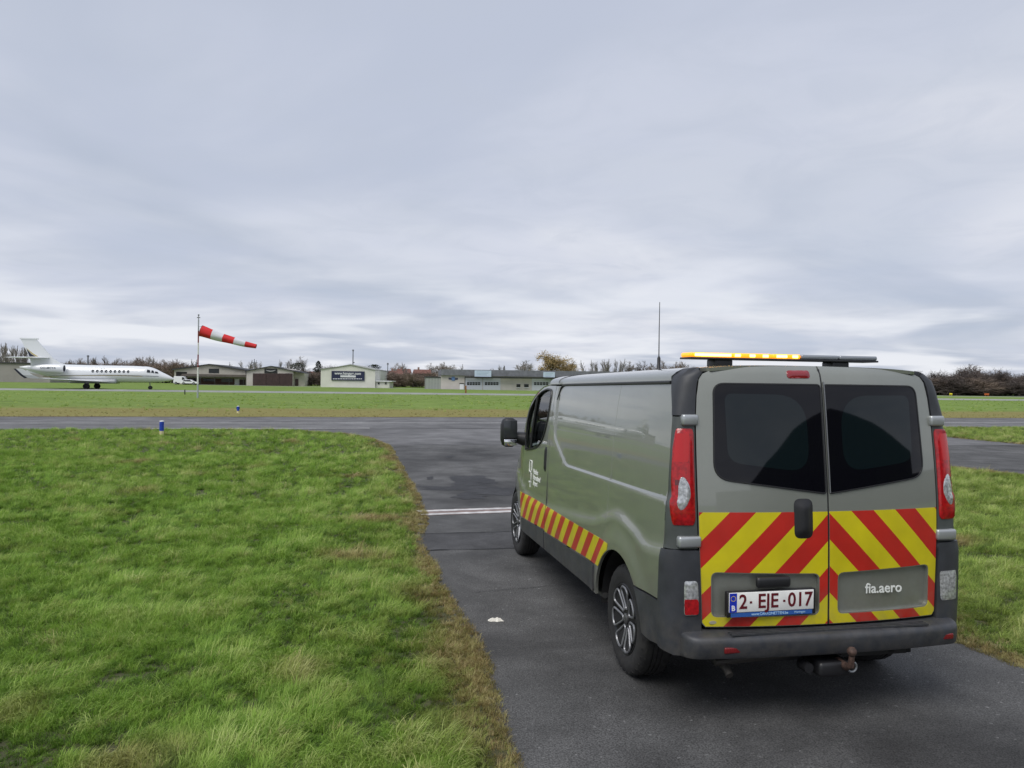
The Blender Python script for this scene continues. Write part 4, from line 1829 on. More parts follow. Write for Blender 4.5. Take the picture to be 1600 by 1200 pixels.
# ---- roof equipment
LB = thing('light_bar', 'slim amber warning light bar lit on the van roof', 'light bar')
LB.location = VAN.location
LB.rotation_euler = VAN.rotation_euler
mb = MB()
mb.rbox(-.38, -.22, -.655, .655, 2.056, 2.068, .005)
mb.build('base', m_black, LB, True)
amber = mat('amber_lit', (.8, .35, .02), .3, emit=(1.0, .30, .015), estr=.8)
amber_hot = mat('amber_led', (.9, .6, .1), .3, emit=(1.0, .52, .10), estr=5.0)
lens = mat('clear_lens', (.23, .25, .28), .12, .2, .8)
segs = [(.65, .628, 'lit'), (.624, .375, 'hot'), (.368, .10, 'led'), (.094, -.10, 'led2'), (-.104, -.37, 'off'), (-.376, -.65, 'off')]
for y0, y1, st in segs:
    mb = MB()
    mb.rbox(-.375, -.225, min(y0, y1), max(y0, y1), 2.0685, 2.096, .010)
    sgm = mb.build('lens_module', lens if st == 'off' else amber, LB, True)
    if st in ('hot', 'led', 'led2'):
        ypos = {'hot': [.60, .56, .52, .48, .44, .40], 'led': [.335, .235, .145], 'led2': [.05, .015, -.06]}[st]
        for y in ypos:
            mb = MB()
            mb.rbox(-.378, -.37, y-(.022 if st == 'hot' else .020), y+(.022 if st == 'hot' else .020), 2.074, 2.091, .006)
            mb.build('led', amber_hot, sgm, True)
for y in (.42, -.395):
    mb = MB()
    mb.rbox(-.36, -.24, y-.06, y+.06, 2.0, 2.056, .008)
    mb.build('foot', m_black, LB, True)
AN = thing('whip_antenna', 'thin black whip antenna standing on the van roof', 'antenna')
AN.location = VAN.location
AN.rotation_euler = VAN.rotation_euler
ax, ay = .9, .335
mb = MB()
mb.lathe([(.0005, 1.98), (.03, 1.98), (.026, 2.005), (.014, 2.02), (.013, 2.10), (.006, 2.115)], 12, 'Z', (ax, ay, 0))
mb.build('base', m_black, AN, True)
mb = MB()
mb.tube([(ax, ay, 2.10), (ax+.002, ay, 2.3), (ax+.004, ay-.002, 2.54)], [.0045, .0035, .0025], 6)
mb.build('rod', m_black, AN)

# ================================================================== WINDSOCK
m_red = mat('sock_red', (.52, .014, .018), .75, noise=(3, .1))
m_sockw = mat('sock_white', (.56, .57, .62), .75)
m_polew = mat('pole_white', (.62, .62, .60), .5)
m_poler = mat('pole_red', (.20, .02, .02), .5)
m_poleg = mat('pole_grey', (.36, .39, .42), .5, .3)
base = at(309, 600, 69.3)
WS = thing('windsock', 'red and white windsock flying from a banded pole beyond the taxiway', 'windsock', (base.x, base.y, 0))
hs = 1202/69.3


def zpx(py, px, Y):
    return at(px, py, Y).z


for py0, py1, mm in ((625, 600, m_poleg), (600, 574, m_polew), (574, 554, m_poler), (554, 535.5, m_polew), (535.5, 517, m_poler), (517, 499, m_poleg)):
    mb = MB()
    z0, z1 = max(0, zpx(py0, 309, 69.3)), zpx(py1, 311, 69.3)
    r0 = .075 if py0 > 590 else .058
    mb.tube([(0, 0, z0), (0, 0, z1)], [r0, r0], 10)
    mb.build('pole_band', mm, WS, True)
ztop = zpx(499, 311, 69.3)
mb = MB()
mb.tube([(0, 0, ztop), (0, 0, ztop+.38)], .035, 8)
mb.box(-.13, .13, -.05, .05, ztop+.12, ztop+.2)
mb.lathe([(.001, 0), (.07, .02), (.07, .14), (.001, .17)], 10, 'Z', (0, 0, ztop+.3))
mb.build('pole_lamp', m_steel, WS, True)
zs0 = zpx(517, 318, 69.3)
d = Vector((1, .12, -.268)).normalized()
ex = Vector((0, 1, 0)).cross(d).normalized()
ey = d.cross(ex)
L = 4.98
for k in range(5):
    mb = MB()
    rings = []
    vs = []
    for i in range(7):
        u = (k+i/6)/5
        r = .50*(1-u)+.20*u
        c = Vector((.25, 0, zs0))+d*(L*u)+Vector((0, 0, -.18*math.sin(u*2.2)+.12*u))
        ring = []
        for j in range(22):
            t = 2*PI*j/22
            w = 1+.035*math.sin(5*t+9*u)+.03*math.sin(3*t-14*u)
            ring.append(len(vs))
            vs.append(c+(ex*math.cos(t)+ey*math.sin(t))*r*w)
        rings.append(ring)
    fs = [(a[j], a[(j+1) % 22], b[(j+1) % 22], b[j]) for a, b in zip(rings, rings[1:]) for j in range(22)]
    mb.add(vs, fs)
    mb.build('sock_band', m_red if k % 2 == 0 else m_sockw, WS, True)
mb = MB()
c = Vector((.25, 0, zs0))
mb.tube([c+(ex*math.cos(t)+ey*math.sin(t))*.505 for t in np.linspace(0, 2*PI, 22, endpoint=False)], .02, 6, closed=True)
mb.tube([(0, 0, zs0-.1), c+ex*.0], .02, 6)
mb.tube([(0, 0, zs0+.35), c+ex*-.45], .015, 6)
mb.tube([(0, 0, zs0-.35), c+ex*.45], .015, 6)
mb.build('sock_hoop', m_steel, WS)

# ================================================================== TAXIWAY MARKERS
m_blue = mat('marker_blue', (.010, .045, .36), .4)
m_cream = mat('marker_cream', (.62, .56, .32), .6, noise=(10, .2))
for k, (px, Y, h, lab) in enumerate(((253, 24.6, .50, 'blue edge marker with pale yellow foot standing before the taxiway'),
                                     (372, 40.9, .40, 'small blue edge marker on the dry verge beyond the taxiway'))):
    p = at(px, 640, Y)
    mk = thing('edge_marker', lab, 'marker', (p.x, p.y, 0), group='blue taxiway edge markers')
    r = .068
    mb = MB()
    mb.lathe([(.001, 0), (r*.97, 0), (r*.97, h*.34), (.001, h*.34)], 18, 'Z')
    mb.build('foot_band', m_cream, mk, True)
    mb = MB()
    mb.lathe([(.001, h*.34), (r, h*.34), (r, h*.93), (.001, h*.93)], 18, 'Z')
    mb.build('blue_sleeve', m_blue, mk, True)
    mb = MB()
    mb.lathe([(.001, h*.93), (r*.98, h*.93), (r*.9, h*.985), (.001, h)], 18, 'Z')
    mb.build('cap', m_whitepaint, mk, True)
    if k == 1:
        mb = MB()
        mb.box(-.10, .10, -.012, .012, h*.62, h*.8)
        mb.build('wing_plate', mat('marker_dark', (.02, .04, .09), .5), mk)
# low posts in the grass
for px, py, Y, h, w, mm, lab in ((289, 613, 82, .55, .10, m_black, 'short dark post in the grass near the windsock'),
                                 (728, 600, 118, 1.15, .22, mat('post_orange', (.22, .10, .03), .7), 'rusty orange post in the far grass before the long building')):
    p = at(px, 600, Y)
    mb = MB()
    mb.rbox(-w/2, w/2, -w/2, w/2, 0, h, .03)
    mb.rbox(-w*.7, w*.7, -w*.7, w*.7, 0, .06, .02)
    o = mb.build('post', mm, None, True)
    o.location = (p.x, p.y, 0)
    tag(o, lab, 'post')

# ================================================================== JET
JL = 20.2
JTH = math.atan(.2)
jh = Vector((math.cos(JTH), math.sin(JTH), 0))


def pxof(p):
    d_ = Vector(p)-Vector((0, 0, CAM_H))
    return 800+FPX*d_.dot(CRX)/d_.dot(_f)


best = None
for Y0 in np.arange(80, 130, .25):
    T = at(30, 600, Y0)
    T.z = 2
    e = abs(pxof(T+jh*JL)-272)
    if best is None or e < best[0]:
        best = (e, T.copy())
JT = best[1]
print('jet tail at', JT)
JET = thing('business_jet', 'white twin-engined business jet parked on the far strip', 'aeroplane', (JT.x, JT.y, 0), JTH)
m_jet = mat('jet_white', (.66, .68, .70), .28, 0, .6)
m_navy = mat('jet_navy', (.012, .016, .035), .35)
m_gold = mat('jet_gold', (.42, .33, .10), .4)
m_jwin = mat('jet_window', (.012, .016, .022), .1)
SEC = [(0.0, 2.92, .05), (.5, 2.88, .20), (1.2, 2.80, .38), (3, 2.58, .74), (5, 2.36, 1.04), (7, 2.22, 1.17), (9, 2.16, 1.2), (15, 2.14, 1.2), (16.3, 2.11, 1.15), (17.2, 2.03, 1.03), (18.1, 1.90, .83),
       (19.0, 1.74, .56), (19.7, 1.62, .31), (20.1, 1.55, .12), (20.2, 1.53, .02)]


def fus(x):
    return interp([(s[0], s[1]) for s in SEC], x), interp([(s[0], s[2]) for s in SEC], x)


mb = MB()
vs, fs = [], []
NS = 24
X = list(np.linspace(0, 16, 33))+list(np.linspace(16.3, 20.2, 24))
for x in X:
    zc_, r = fus(x)
    for k in range(NS):
        t = 2*PI*k/NS
        dz = r*math.sin(t)
        if 16 < x < 18.6 and dz > 0:
            dz *= 1+.10*math.sin((x-16)/2.6*PI)
        vs.append((x, r*math.cos(t), zc_+dz))
for i in range(len(X)-1):
    for k in range(NS):
        a, b = i*NS+k, i*NS+(k+1) % NS
        fs.append((a, b, b+NS, a+NS))
mb.add(vs, fs)
body = mb.build('fuselage', m_jet, JET, True)


def fpt(x, z, sg, off=.012):
    zc_, r = fus(x)
    s = max(-1, min(1, (z-zc_)/r))
    return Vector((x, sg*(r*math.sqrt(1-s*s)+off), z))


for sg in (-1, 1):
    for k, x in enumerate(np.linspace(9.75, 14.35, 9)):
        mb = MB()
        q = [fpt(x+.17*math.cos(t), 2.52+.21*math.sin(t), sg) for t in np.linspace(0, 2*PI, 14, endpoint=False)]
        mb.add(q, [tuple(range(14))])
        mb.build('cabin_window', m_jwin, body)
    for (x0, x1, z0, z1) in ((16.75, 17.25, 2.46, 2.86), (17.32, 17.72, 2.42, 2.78), (17.78, 18.25, 2.36, 2.62)):
        mb = MB()
        q = [fpt(x0, z0, sg, .06), fpt(x1, z0-.03, sg, .08), fpt(x1-.12, z1-.08, sg, .14), fpt(x0+.05, z1, sg, .14)]
        mb.add(q, [(0, 1, 2, 3)])
        mb.build('cockpit_window', m_jwin, body)
    for x0, x1, z0, z1, mm in ((3, 18.3, 1.93, 1.90, m_navy), (3, 16.2, 1.86, 1.82, m_gold)):
        mb = MB()
        mb.tube([fpt(x, interp([(3, z0-.22), (6, z0-.1), (9, z0), (13, z0+.06), (18.5, z1)], x), sg, .0) for x in np.linspace(x0, x1, 30)], .028, 5)
        mb.build('cheatline', mm, body)
    # door outline
    mb = MB()
    mb.tube([fpt(x, z, sg, .004) for x, z in ((10.7, 2.05), (10.62, 2.5), (10.7, 2.92), (11.2, 2.92), (11.28, 2.5), (11.2, 2.05))], .018, 4)
    mb.build('cabin_hatch', mat('jet_grey', (.25, .26, .28), .4), body)
    # engines
    mb = MB()
    yc_ = sg*1.72
    mb.lathe([(.0005, 2.0), (.20, 2.05), (.30, 2.3), (.42, 2.7), (.55, 3.6), (.62, 4.8), (.62, 5.6), (.57, 6.2), (.52, 6.32), (.47, 6.25)], 22, 'X', (0, yc_, 2.78))
    eng = mb.build('engine', m_jet, JET, True)
    mb = MB()
    mb.lathe([(.49, 6.27), (.46, 6.0), (.0005, 5.95)], 22, 'X', (0, yc_, 2.78))
    mb.build('engine_inlet', m_navy, eng, True)
    mb = MB()
    mb.prism([(3.4, sg*.7), (5.6, sg*.7), (5.3, sg*1.5), (3.6, sg*1.5)], 2.74, 2.92)
    mb.build('engine_pylon', m_jet, eng)
    # wing with winglet
    mb = MB()
    st = [(.6, 7.2, 12.6, 1.02, .24), (3.0, 6.4, 10.2, 1.12, .2), (8.6, 4.7, 6.3, 1.42, .09), (8.95, 4.4, 5.9, 1.5, .07), (9.25, 4.0, 5.2, 1.85, .06), (9.45, 3.3, 4.1, 2.62, .04)]
    vs = []
    for y, xa, xb, z, t in st:
        vs += [(xa, sg*y, z), (xa+(xb-xa)*.6, sg*y, z+t), (xb, sg*y, z), (xa+(xb-xa)*.6, sg*y, z-t*.6)]
    fs = [(0, 1, 2, 3), tuple(range(len(vs)-1, len(vs)-5, -1))]
    for i in range(len(st)-1):
        for k in range(4):
            fs.append((4*i+k, 4*i+(k+1) % 4, 4*i+4+(k+1) % 4, 4*i+4+k))
    mb.add(vs, fs)
    wg_ = mb.build('wing', m_jet, JET)
    mb = MB()
    q = [(4.42, sg*8.99, 1.48), (4.0, sg*9.28, 1.85), (3.28, sg*9.48, 2.62), (3.02, sg*9.48, 2.62), (3.7, sg*9.26, 1.8), (4.1, sg*8.95, 1.42)]
    mb.add(q+[(a, b-sg*.08, c) for a, b, c in q], [(0, 1, 4, 5), (1, 2, 3, 4), (6, 11, 10, 7), (7, 10, 9, 8)])
    mb.build('winglet_edge', m_navy, wg_)
    # tailplane
    mb = MB()
    st = [(.05, 1.1, 4.0, 4.30, .14), (3.9, -.35, .75, 4.20, .07)]
    vs = []
    for y, xa, xb, z, t in st:
        vs += [(xa, sg*y, z), (xa+(xb-xa)*.6, sg*y, z+t), (xb, sg*y, z), (xa+(xb-xa)*.6, sg*y, z-t)]
    mb.add(vs, [(0, 1, 2, 3), (7, 6, 5, 4)]+[(k, (k+1) % 4, 4+(k+1) % 4, 4+k) for k in range(4)])
    mb.build('tailplane', m_jet, JET)
    # main gear
    mb = MB()
    mb.tube([(9.3, sg*2.2, 1.1), (9.3, sg*2.25, .4)], .10, 8)
    mb.box(9.0, 9.6, sg*2.1-.02, sg*2.1+.02, .55, 1.1)
    gear = mb.build('main_gear', mat('gear_grey', (.2, .2, .21), .5, .3), JET)
    for dy in (-.22, .22):
        mb = MB()
        mb.lathe([(.001, -.1), (.26, -.1), (.38, -.06), (.38, .06), (.26, .1), (.001, .1)], 18, 'Y', (9.3, sg*2.25+dy, .38))
        mb.build('wheel', m_rubber, gear, True)
mb = MB()
mb.tube([(16.9, 0, 1.2), (17.0, 0, .3)], .07, 8)
gear = mb.build('nose_gear', MATS['gear_grey'], JET)
for dy in (-.14, .14):
    mb = MB()
    mb.lathe([(.001, -.07), (.2, -.07), (.27, -.04), (.27, .04), (.2, .07), (.001, .07)], 16, 'Y', (17.0, dy, .27))
    mb.build('wheel', m_rubber, gear, True)
# fin
mb = MB()
fin = [(6.4, 3.25), (5.2, 3.62), (4.4, 4.1), (2.15, 6.75), (2.3, 6.95), (.15, 6.95), (.2, 6.75), (1.35, 4.2), (1.5, 3.0), (4, 3.0)]
mb.prism(fin, -.11, .11, 'Y')
fo = mb.build('fin', m_jet, JET)
mb = MB()
mb.prism([(2.35, 6.80), (2.35, 6.98), (.05, 6.98), (.05, 6.80)], -.16, .16, 'Y')
mb.build('fin_cap', m_jet, fo)
for sg in (-1, 1):
    mb = MB()
    mb.prism([(.86, 5.55), (1.34, 4.3), (2.3, 4.3), (1.55, 4.75)], sg*.112, sg*.118, 'Y')
    mb.build('fin_swoosh', m_navy, fo)
    mb = MB()
    mb.prism([(.86, 5.6), (1.55, 4.80), (2.35, 4.3), (2.62, 4.3), (1.75, 4.85)], sg*.112, sg*.120, 'Y')
    mb.build('fin_swoosh', m_gold, fo)
mb = MB()
mb.prism([(.9, 2.2), (3.0, 1.9), (2.4, 2.4), (1.0, 2.6)], -.2, .2, 'Y')
mb.build('tail_skid', m_jet, JET)
# the airframe's grey belly fairing
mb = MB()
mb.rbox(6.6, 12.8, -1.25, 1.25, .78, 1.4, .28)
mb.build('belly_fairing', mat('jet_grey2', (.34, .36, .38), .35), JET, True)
text('OO-MCYA', .42, frame((4.45, -2.348, 2.84), (1, 0, 0), (0, 0, 1)), mat('jet_letter', (.09, .11, .13), .5), JET, bold=.006)

# ================================================================== BUILDINGS
m_beige = mat('wall_beige', (.42, .40, .35), .85, noise=(.8, .10))
m_grey_w = mat('wall_greybeige', (.47, .44, .41), .85, noise=(.5, .10))
m_roofd = mat('roof_dark', (.030, .032, .036), .7, noise=(1, .3))
m_brown = mat('door_brown', (.040, .020, .020), .6, noise=(2, .25))
m_cream_w = mat('wall_cream', (.60, .60, .54), .85, noise=(.6, .07))
m_win = mat('window_dark', (.018, .020, .024), .15)
m_fascia = mat('fascia_slate', (.15, .155, .175), .6, noise=(1.5, .2))
m_palebl = mat('sign_paleblue', (.48, .58, .68), .5)
m_white = mat('white_trim', (.70, .71, .72), .6)
m_canopy = mat('canopy_roof', (.10, .085, .075), .8, noise=(1, .2))
m_brick = mat('brick_brown', (.085, .045, .035), .85, noise=(3, .3))
m_navys = mat('sign_navy', (.012, .016, .055), .5)


class Bld:
    """facade helper: local x along the facade, y away from us, z up; place things by photo pixel"""

    def __init__(s, name, label, cat, pxl, Yl, slope=.15):
        o = at(pxl, 600, Yl)
        s.o = Vector((o.x, o.y, 0))
        s.e = Vector((1, slope, 0)).normalized()
        s.root = thing(name, label, cat, s.o, math.atan(slope))
        s.base = 0

    def x(s, px):
        d_ = _f+(px-800)/FPX*CRX
        # solve o + e*t = k*d (in plan)
        t = (d_.x*s.o.y-d_.y*s.o.x)/(d_.y*s.e.x-d_.x*s.e.y)
        return t

    def z(s, px, py):
        p = s.o+s.e*s.x(px)
        d_ = _f+(px-800)/FPX*CRX-(py-600)/FPX*CUP
        return CAM_H+d_.z*p.y/d_.y

    def box(s, name, m, px0, px1, py0, py1, y0, y1, parent=None, ground=False):
        """py0 top, py1 bottom"""
        pm = (px0+px1)/2
        mb = MB()
        mb.box(s.x(px0), s.x(px1), y0, y1, 0 if ground else s.z(pm, py1), s.z(pm, py0))
        return mb.build(name, m, parent or s.root)

    def poly(s, name, m, pts, y0, y1, parent=None):
        mb = MB()
        mb.prism([(s.x(a), max(0, s.z(a, b))) for a, b in pts], y0, y1, 'Y')
        return mb.build(name, m, parent or s.root)


# --- beige hangar with brown canopy
b = Bld('hangar', 'beige gabled hangar with a low brown canopy behind the parked cars', 'hangar', 272, 192)
b.poly('wall', m_beige, [(272, 604), (272, 577), (327, 569.5), (383, 579), (385, 604)], 0, 22)
rf = b.poly('roof', m_roofd, [(269, 578.5), (269, 576.5), (327, 568.5), (388, 578.2), (388, 580), (327, 570)], -.5, 22.4)
b.box('window', m_win, 326, 342, 576, 583, -.06, .05)
b.box('opening', m_dark, 275, 292, 581, 589, -.05, .05)
cn = b.poly('canopy', m_canopy, [(287, 588), (290, 584), (392, 586), (394, 589.5)], -3.2, 0)
for px in (297, 318, 340, 362, 384):
    mb = MB()
    x = b.x(px)
    mb.tube([(x, -3.0, 0), (x, -3.0, 1.9)], .07, 6)
    mb.build('canopy_post', m_roofd, cn)
b.box('brick_base', m_brick, 293, 366, 591, 604, -.08, .05, ground=True)
for px0, px1, py0, py1 in ((296, 312, 591, 597), (318, 336, 592, 596), (346, 364, 592, 597)):
    b.box('window', m_win, px0, px1, py0, py1, -.14, -.02)
b.box('door', m_white, 367, 374, 592, 604, -.10, .02, ground=True)
b.box('door', m_brown, 374, 383, 593, 604, -.10, .02, ground=True)
# --- hangar with the wide brown door
b = Bld('hangar', 'beige hangar with wide dark brown sliding door and winged emblem', 'hangar', 385, 186)
b.poly('wall', m_grey_w, [(385, 607), (385, 579), (423, 572.5), (458, 578), (458, 607)], 0, 20)
b.poly('roof', m_roofd, [(383, 579), (423, 571.6), (474, 582), (474, 583.5), (423, 573), (383, 580.5)], -.4, 20)
b.poly('side_wall', m_beige, [(458, 607), (458, 579.5), (475, 583.5), (475, 605)], 1.5, 19)
for k in range(6):
    p0 = 395+k*62/6
    b.box('door_panel', m_brown, p0+.08, p0+62/6-.08, 583.5, 606, -.12-(k % 2)*.06, .02, ground=True)
b.box('side_door', m_brown, 460, 465, 592, 606, 1.38, 1.52, ground=True)
sg_ = b.box('emblem_board', m_black, 413, 433, 576, 583, -.14, .02)
pts = []
for px, py in ((415.5, 578.2), (418, 579.6), (421, 580), (423, 580.2), (425, 580), (428, 579.4), (430.5, 578.2)):
    pts.append((b.x(px), -.17, b.z(px, py)))
mb = MB()
mb.tube(pts, [.05, .10, .13, .12, .13, .10, .05], 6)
mb.build('wing_emblem', mat('emblem_grey', (.33, .33, .34), .5), sg_)
# --- cream hangar with navy sign
b = Bld('hangar', 'cream hangar carrying a long navy web-address sign', 'hangar', 501, 173, .05)
b.poly('wall', m_cream_w, [(501, 608), (501, 577), (522, 574.5), (546, 570), (549, 570), (568, 574.5), (586, 578), (586, 608)], 0, 24)
b.poly('roof', mat('roof_pale', (.30, .31, .30), .7), [(500.6, 577.2), (500.6, 576), (522, 573.7), (547.5, 569), (568, 573.7), (586.5, 577.2), (586.5, 578.6), (547.5, 570.2)], -.25, 24)
sn = b.box('sign_board', m_navys, 518, 569.5, 580, 594.5, -.22, -.02)
mwt = mat('sign_white', (.62, .63, .66), .6)


def btext(b, s, size, px, py, y, m, parent, **k):
    return text(s, size, frame((b.x(px), y, b.z(px, py)), (1, 0, 0), (0, 0, 1)), m, parent, **k)


btext(b, 'www.hangarr.com', .86, 543.5, 583.6, -.25, mwt, sn, bold=.02, sx=.92)
b.box('sign_bar', mwt, 532, 556, 586.6, 589.6, -.25, -.21, sn)
rr = random.Random(5)
px = 520.5
while px < 566:
    w_ = rr.uniform(1.2, 3.6)
    b.box('sign_small_print', mwt, px, px+w_, 591.3, 592.5, -.245, -.21, sn)
    px += w_+.8
an = b.box('annex', m_cream_w, 586.2, 608, 596, 608, .6, 9, ground=True)
b.box('annex_roof', m_white, 586.2, 612, 595, 596.2, .2, 9.4, an)
for p0 in (590, 601):
    b.box('window', m_win, p0, p0+2.6, 597.5, 600.6, .5, .7, an)
# --- long pale building
b = Bld('workshop_building', 'long pale industrial building with slate fascia and pale sectional doors', 'building', 664, 166, .12)
b.box('low_wing', mat('gate_grey', (.24, .25, .24), .7), 664, 689.5, 589, 611, .4, 10, ground=True)
for k in range(5):
    p0 = 666+k*4.7
    b.box('gate_panel', mat('gate_panel', (.30, .32, .30), .6), p0, p0+4.1, 591, 611, .3, .42, ground=True)
b.box('wing_roof', m_roofd, 663, 690, 588.2, 589.6, .2, 10.2)
b.poly('wall', m_grey_w, [(689, 612), (689, 585), (1010, 585), (1010, 616)], 0, 25)
b.poly('fascia', m_fascia, [(688.4, 586.2), (688.4, 577), (850, 579.2), (1012, 581.5), (1012, 591.5), (850, 589)], -.5, 24)
b.poly('canopy_edge', m_black, [(725.5, 590), (725.5, 588.3), (1010, 592.0), (1010, 594)], -1.3, -.52)
b.box('canopy_post', m_black, 725.4, 726.6, 589, 611, -1.25, -1.1, ground=True)
for p0, p1 in ((726.5, 753.5), (754.5, 782), (831, 860), (861, 890)):
    dr = b.box('sectional_door', mat('door_pale', (.50, .52, .57), .55), p0, p1, 590.8, 613, -.10, .05, ground=True)
    pc = (p1-p0)/27
    for r_ in range(2):
        for c in range(5):
            q = p0+pc*(3+c*4.3)
            b.box('pane', m_win, q, q+pc*3.6, 597.2+r_*2.4, 599.2+r_*2.4, -.13, -.09, dr)
b.box('small_door', m_white, 718.5, 724.5, 600, 612, -.08, .05, ground=True)
b.box('door_frame', m_black, 717.8, 725, 598.7, 600, -.10, .05)
for p0, p1 in ((807, 813), (819, 826)):
    wi = b.box('window', m_win, p0, p1, 600.2, 605.4, -.08, .04)
    b.box('sill', m_white, p0-.6, p1+.6, 605.5, 606.4, -.2, .02, wi)
for p0, p1, py0, py1 in ((741, 767, 579, 588.6), (848, 866, 581.5, 589.5)):
    sb_ = b.box('roof_sign', m_palebl, p0, p1, py0, py1, -.72, -.52)
    for k in range(3):
        b.box('sign_small_print', mat('sign_grey', (.34, .42, .50), .6), p0+3, p1-3-2*k, py0+1.6+k*2.3, py0+2.2+k*2.3, -.74, -.71, sb_)
em = b.box('emblem', mat('emblem_blue', (.10, .18, .36), .5), 705.5, 710.5, 588.6, 594.6, -.12, .02)
b.poly('emblem_wing', m_navys, [(700.8, 590.2), (705.5, 590.8), (705.5, 593.2), (700.8, 592.6)], -.10, .02, em)
b.poly('emblem_wing', m_navys, [(715.2, 590.6), (710.5, 591.0), (710.5, 593.4), (715.2, 593)], -.10, .02, em)
b.box('flue', m_black, 790.6, 791.6, 571, 579, 4, 4.2)
# --- grey hall behind the jet's tail
b = Bld('hall', 'plain grey-brown hall behind the tail of the jet', 'building', -70, 185, .1)
b.box('wall', mat('wall_taupe', (.27, .255, .24), .85, noise=(.4, .1)), -70, 78, 567.5, 600, 0, 20, ground=True)
b.box('roof_edge', m_roofd, -71, 79, 566, 567.6, -.3, 20.3)
# --- red-brown houses beyond
m_tile = mat('roof_tile', (.13, .055, .04), .85, noise=(1, .25))
m_hw = mat('house_wall', (.26, .17, .14), .85, noise=(1, .2))
for k, (p0, p1, pt, pe, Y, lab) in enumerate(((604, 628, 579, 585, 232, 'low brick house with tiled roof beside the cream hangar'),
                                              (620, 640, 576, 583, 246, 'taller tiled house left of the far trees'),
                                              (646, 672, 577, 584, 238, 'tiled house half hidden by the long building'),
                                              (462, 500, 580, 586, 240, 'tiled house between the two hangars'))):
    b = Bld('house', lab, 'house', p0, Y, .1)
    b.box('wall', m_hw, p0, p1, pe, 606, 0, 9, ground=True)
    pm = (p0+p1)/2
    x0, x1 = b.x(p0)-.4, b.x(p1)+.4
    z0, z1 = b.z(pm, pe), b.z(pm, pt)
    mb = MB()
    mb.add([(x0, -.4, z0), (x1, -.4, z0), (x1, 9.4, z0), (x0, 9.4, z0), (x0+.3, 4.5, z1), (x1-.3, 4.5, z1)], [(0, 1, 5, 4), (2, 3, 4, 5), (1, 2, 5), (3, 0, 4), (0, 3, 2, 1)])
    rf = mb.build('roof', m_tile, b.root)
    mb = MB()
    mb.box(x0+1.5, x0+2.1, 4.2, 4.8, z1-.5, z1+.7)
    mb.build('chimney', m_hw, rf)
    for q in (.25, .6):
        b.box('window', m_white if k % 2 else m_win, p0+(p1-p0)*q, p0+(p1-p0)*q+2.2, pe+3, pe+7, -.06, .04)

# --- dark hangar behind the photographer (mirrored in the rear windows)
hd = Vector((.737, -.676, 0))
c0 = Vector((1.7, 4.2, 0))+hd*36
bk = thing('hangar', 'dark gabled hangar behind the photographer, mirrored in the rear windows', 'hangar', c0, math.atan2(hd.y, hd.x)-PI/2)
mb = MB()
mb.prism([(-13, 0), (13, 0), (13, 4.2), (10, 6.0), (5, 7.7), (0, 8.9), (-6, 7.2), (-13, 5.0)], 0, 26, 'Y')
mb.build('wall', mat('hangar_green', (.045, .055, .045), .8, noise=(.4, .2)), bk)
for k in range(4):
    mb = MB()
    mb.box(-5.9+3*k, -3.1+3*k, -.15-(k % 2)*.08, .0, 0, 4.6)
    mb.build('door_panel', mat('hangar_door', (.02, .022, .022), .7), bk)
for sx_ in (-1, 1):
    mb = MB()
    mb.box(sx_*16-6, sx_*16+6, 4, 20, 0, 3.6)
    mb.build('side_annex', MATS['hangar_green'], bk)

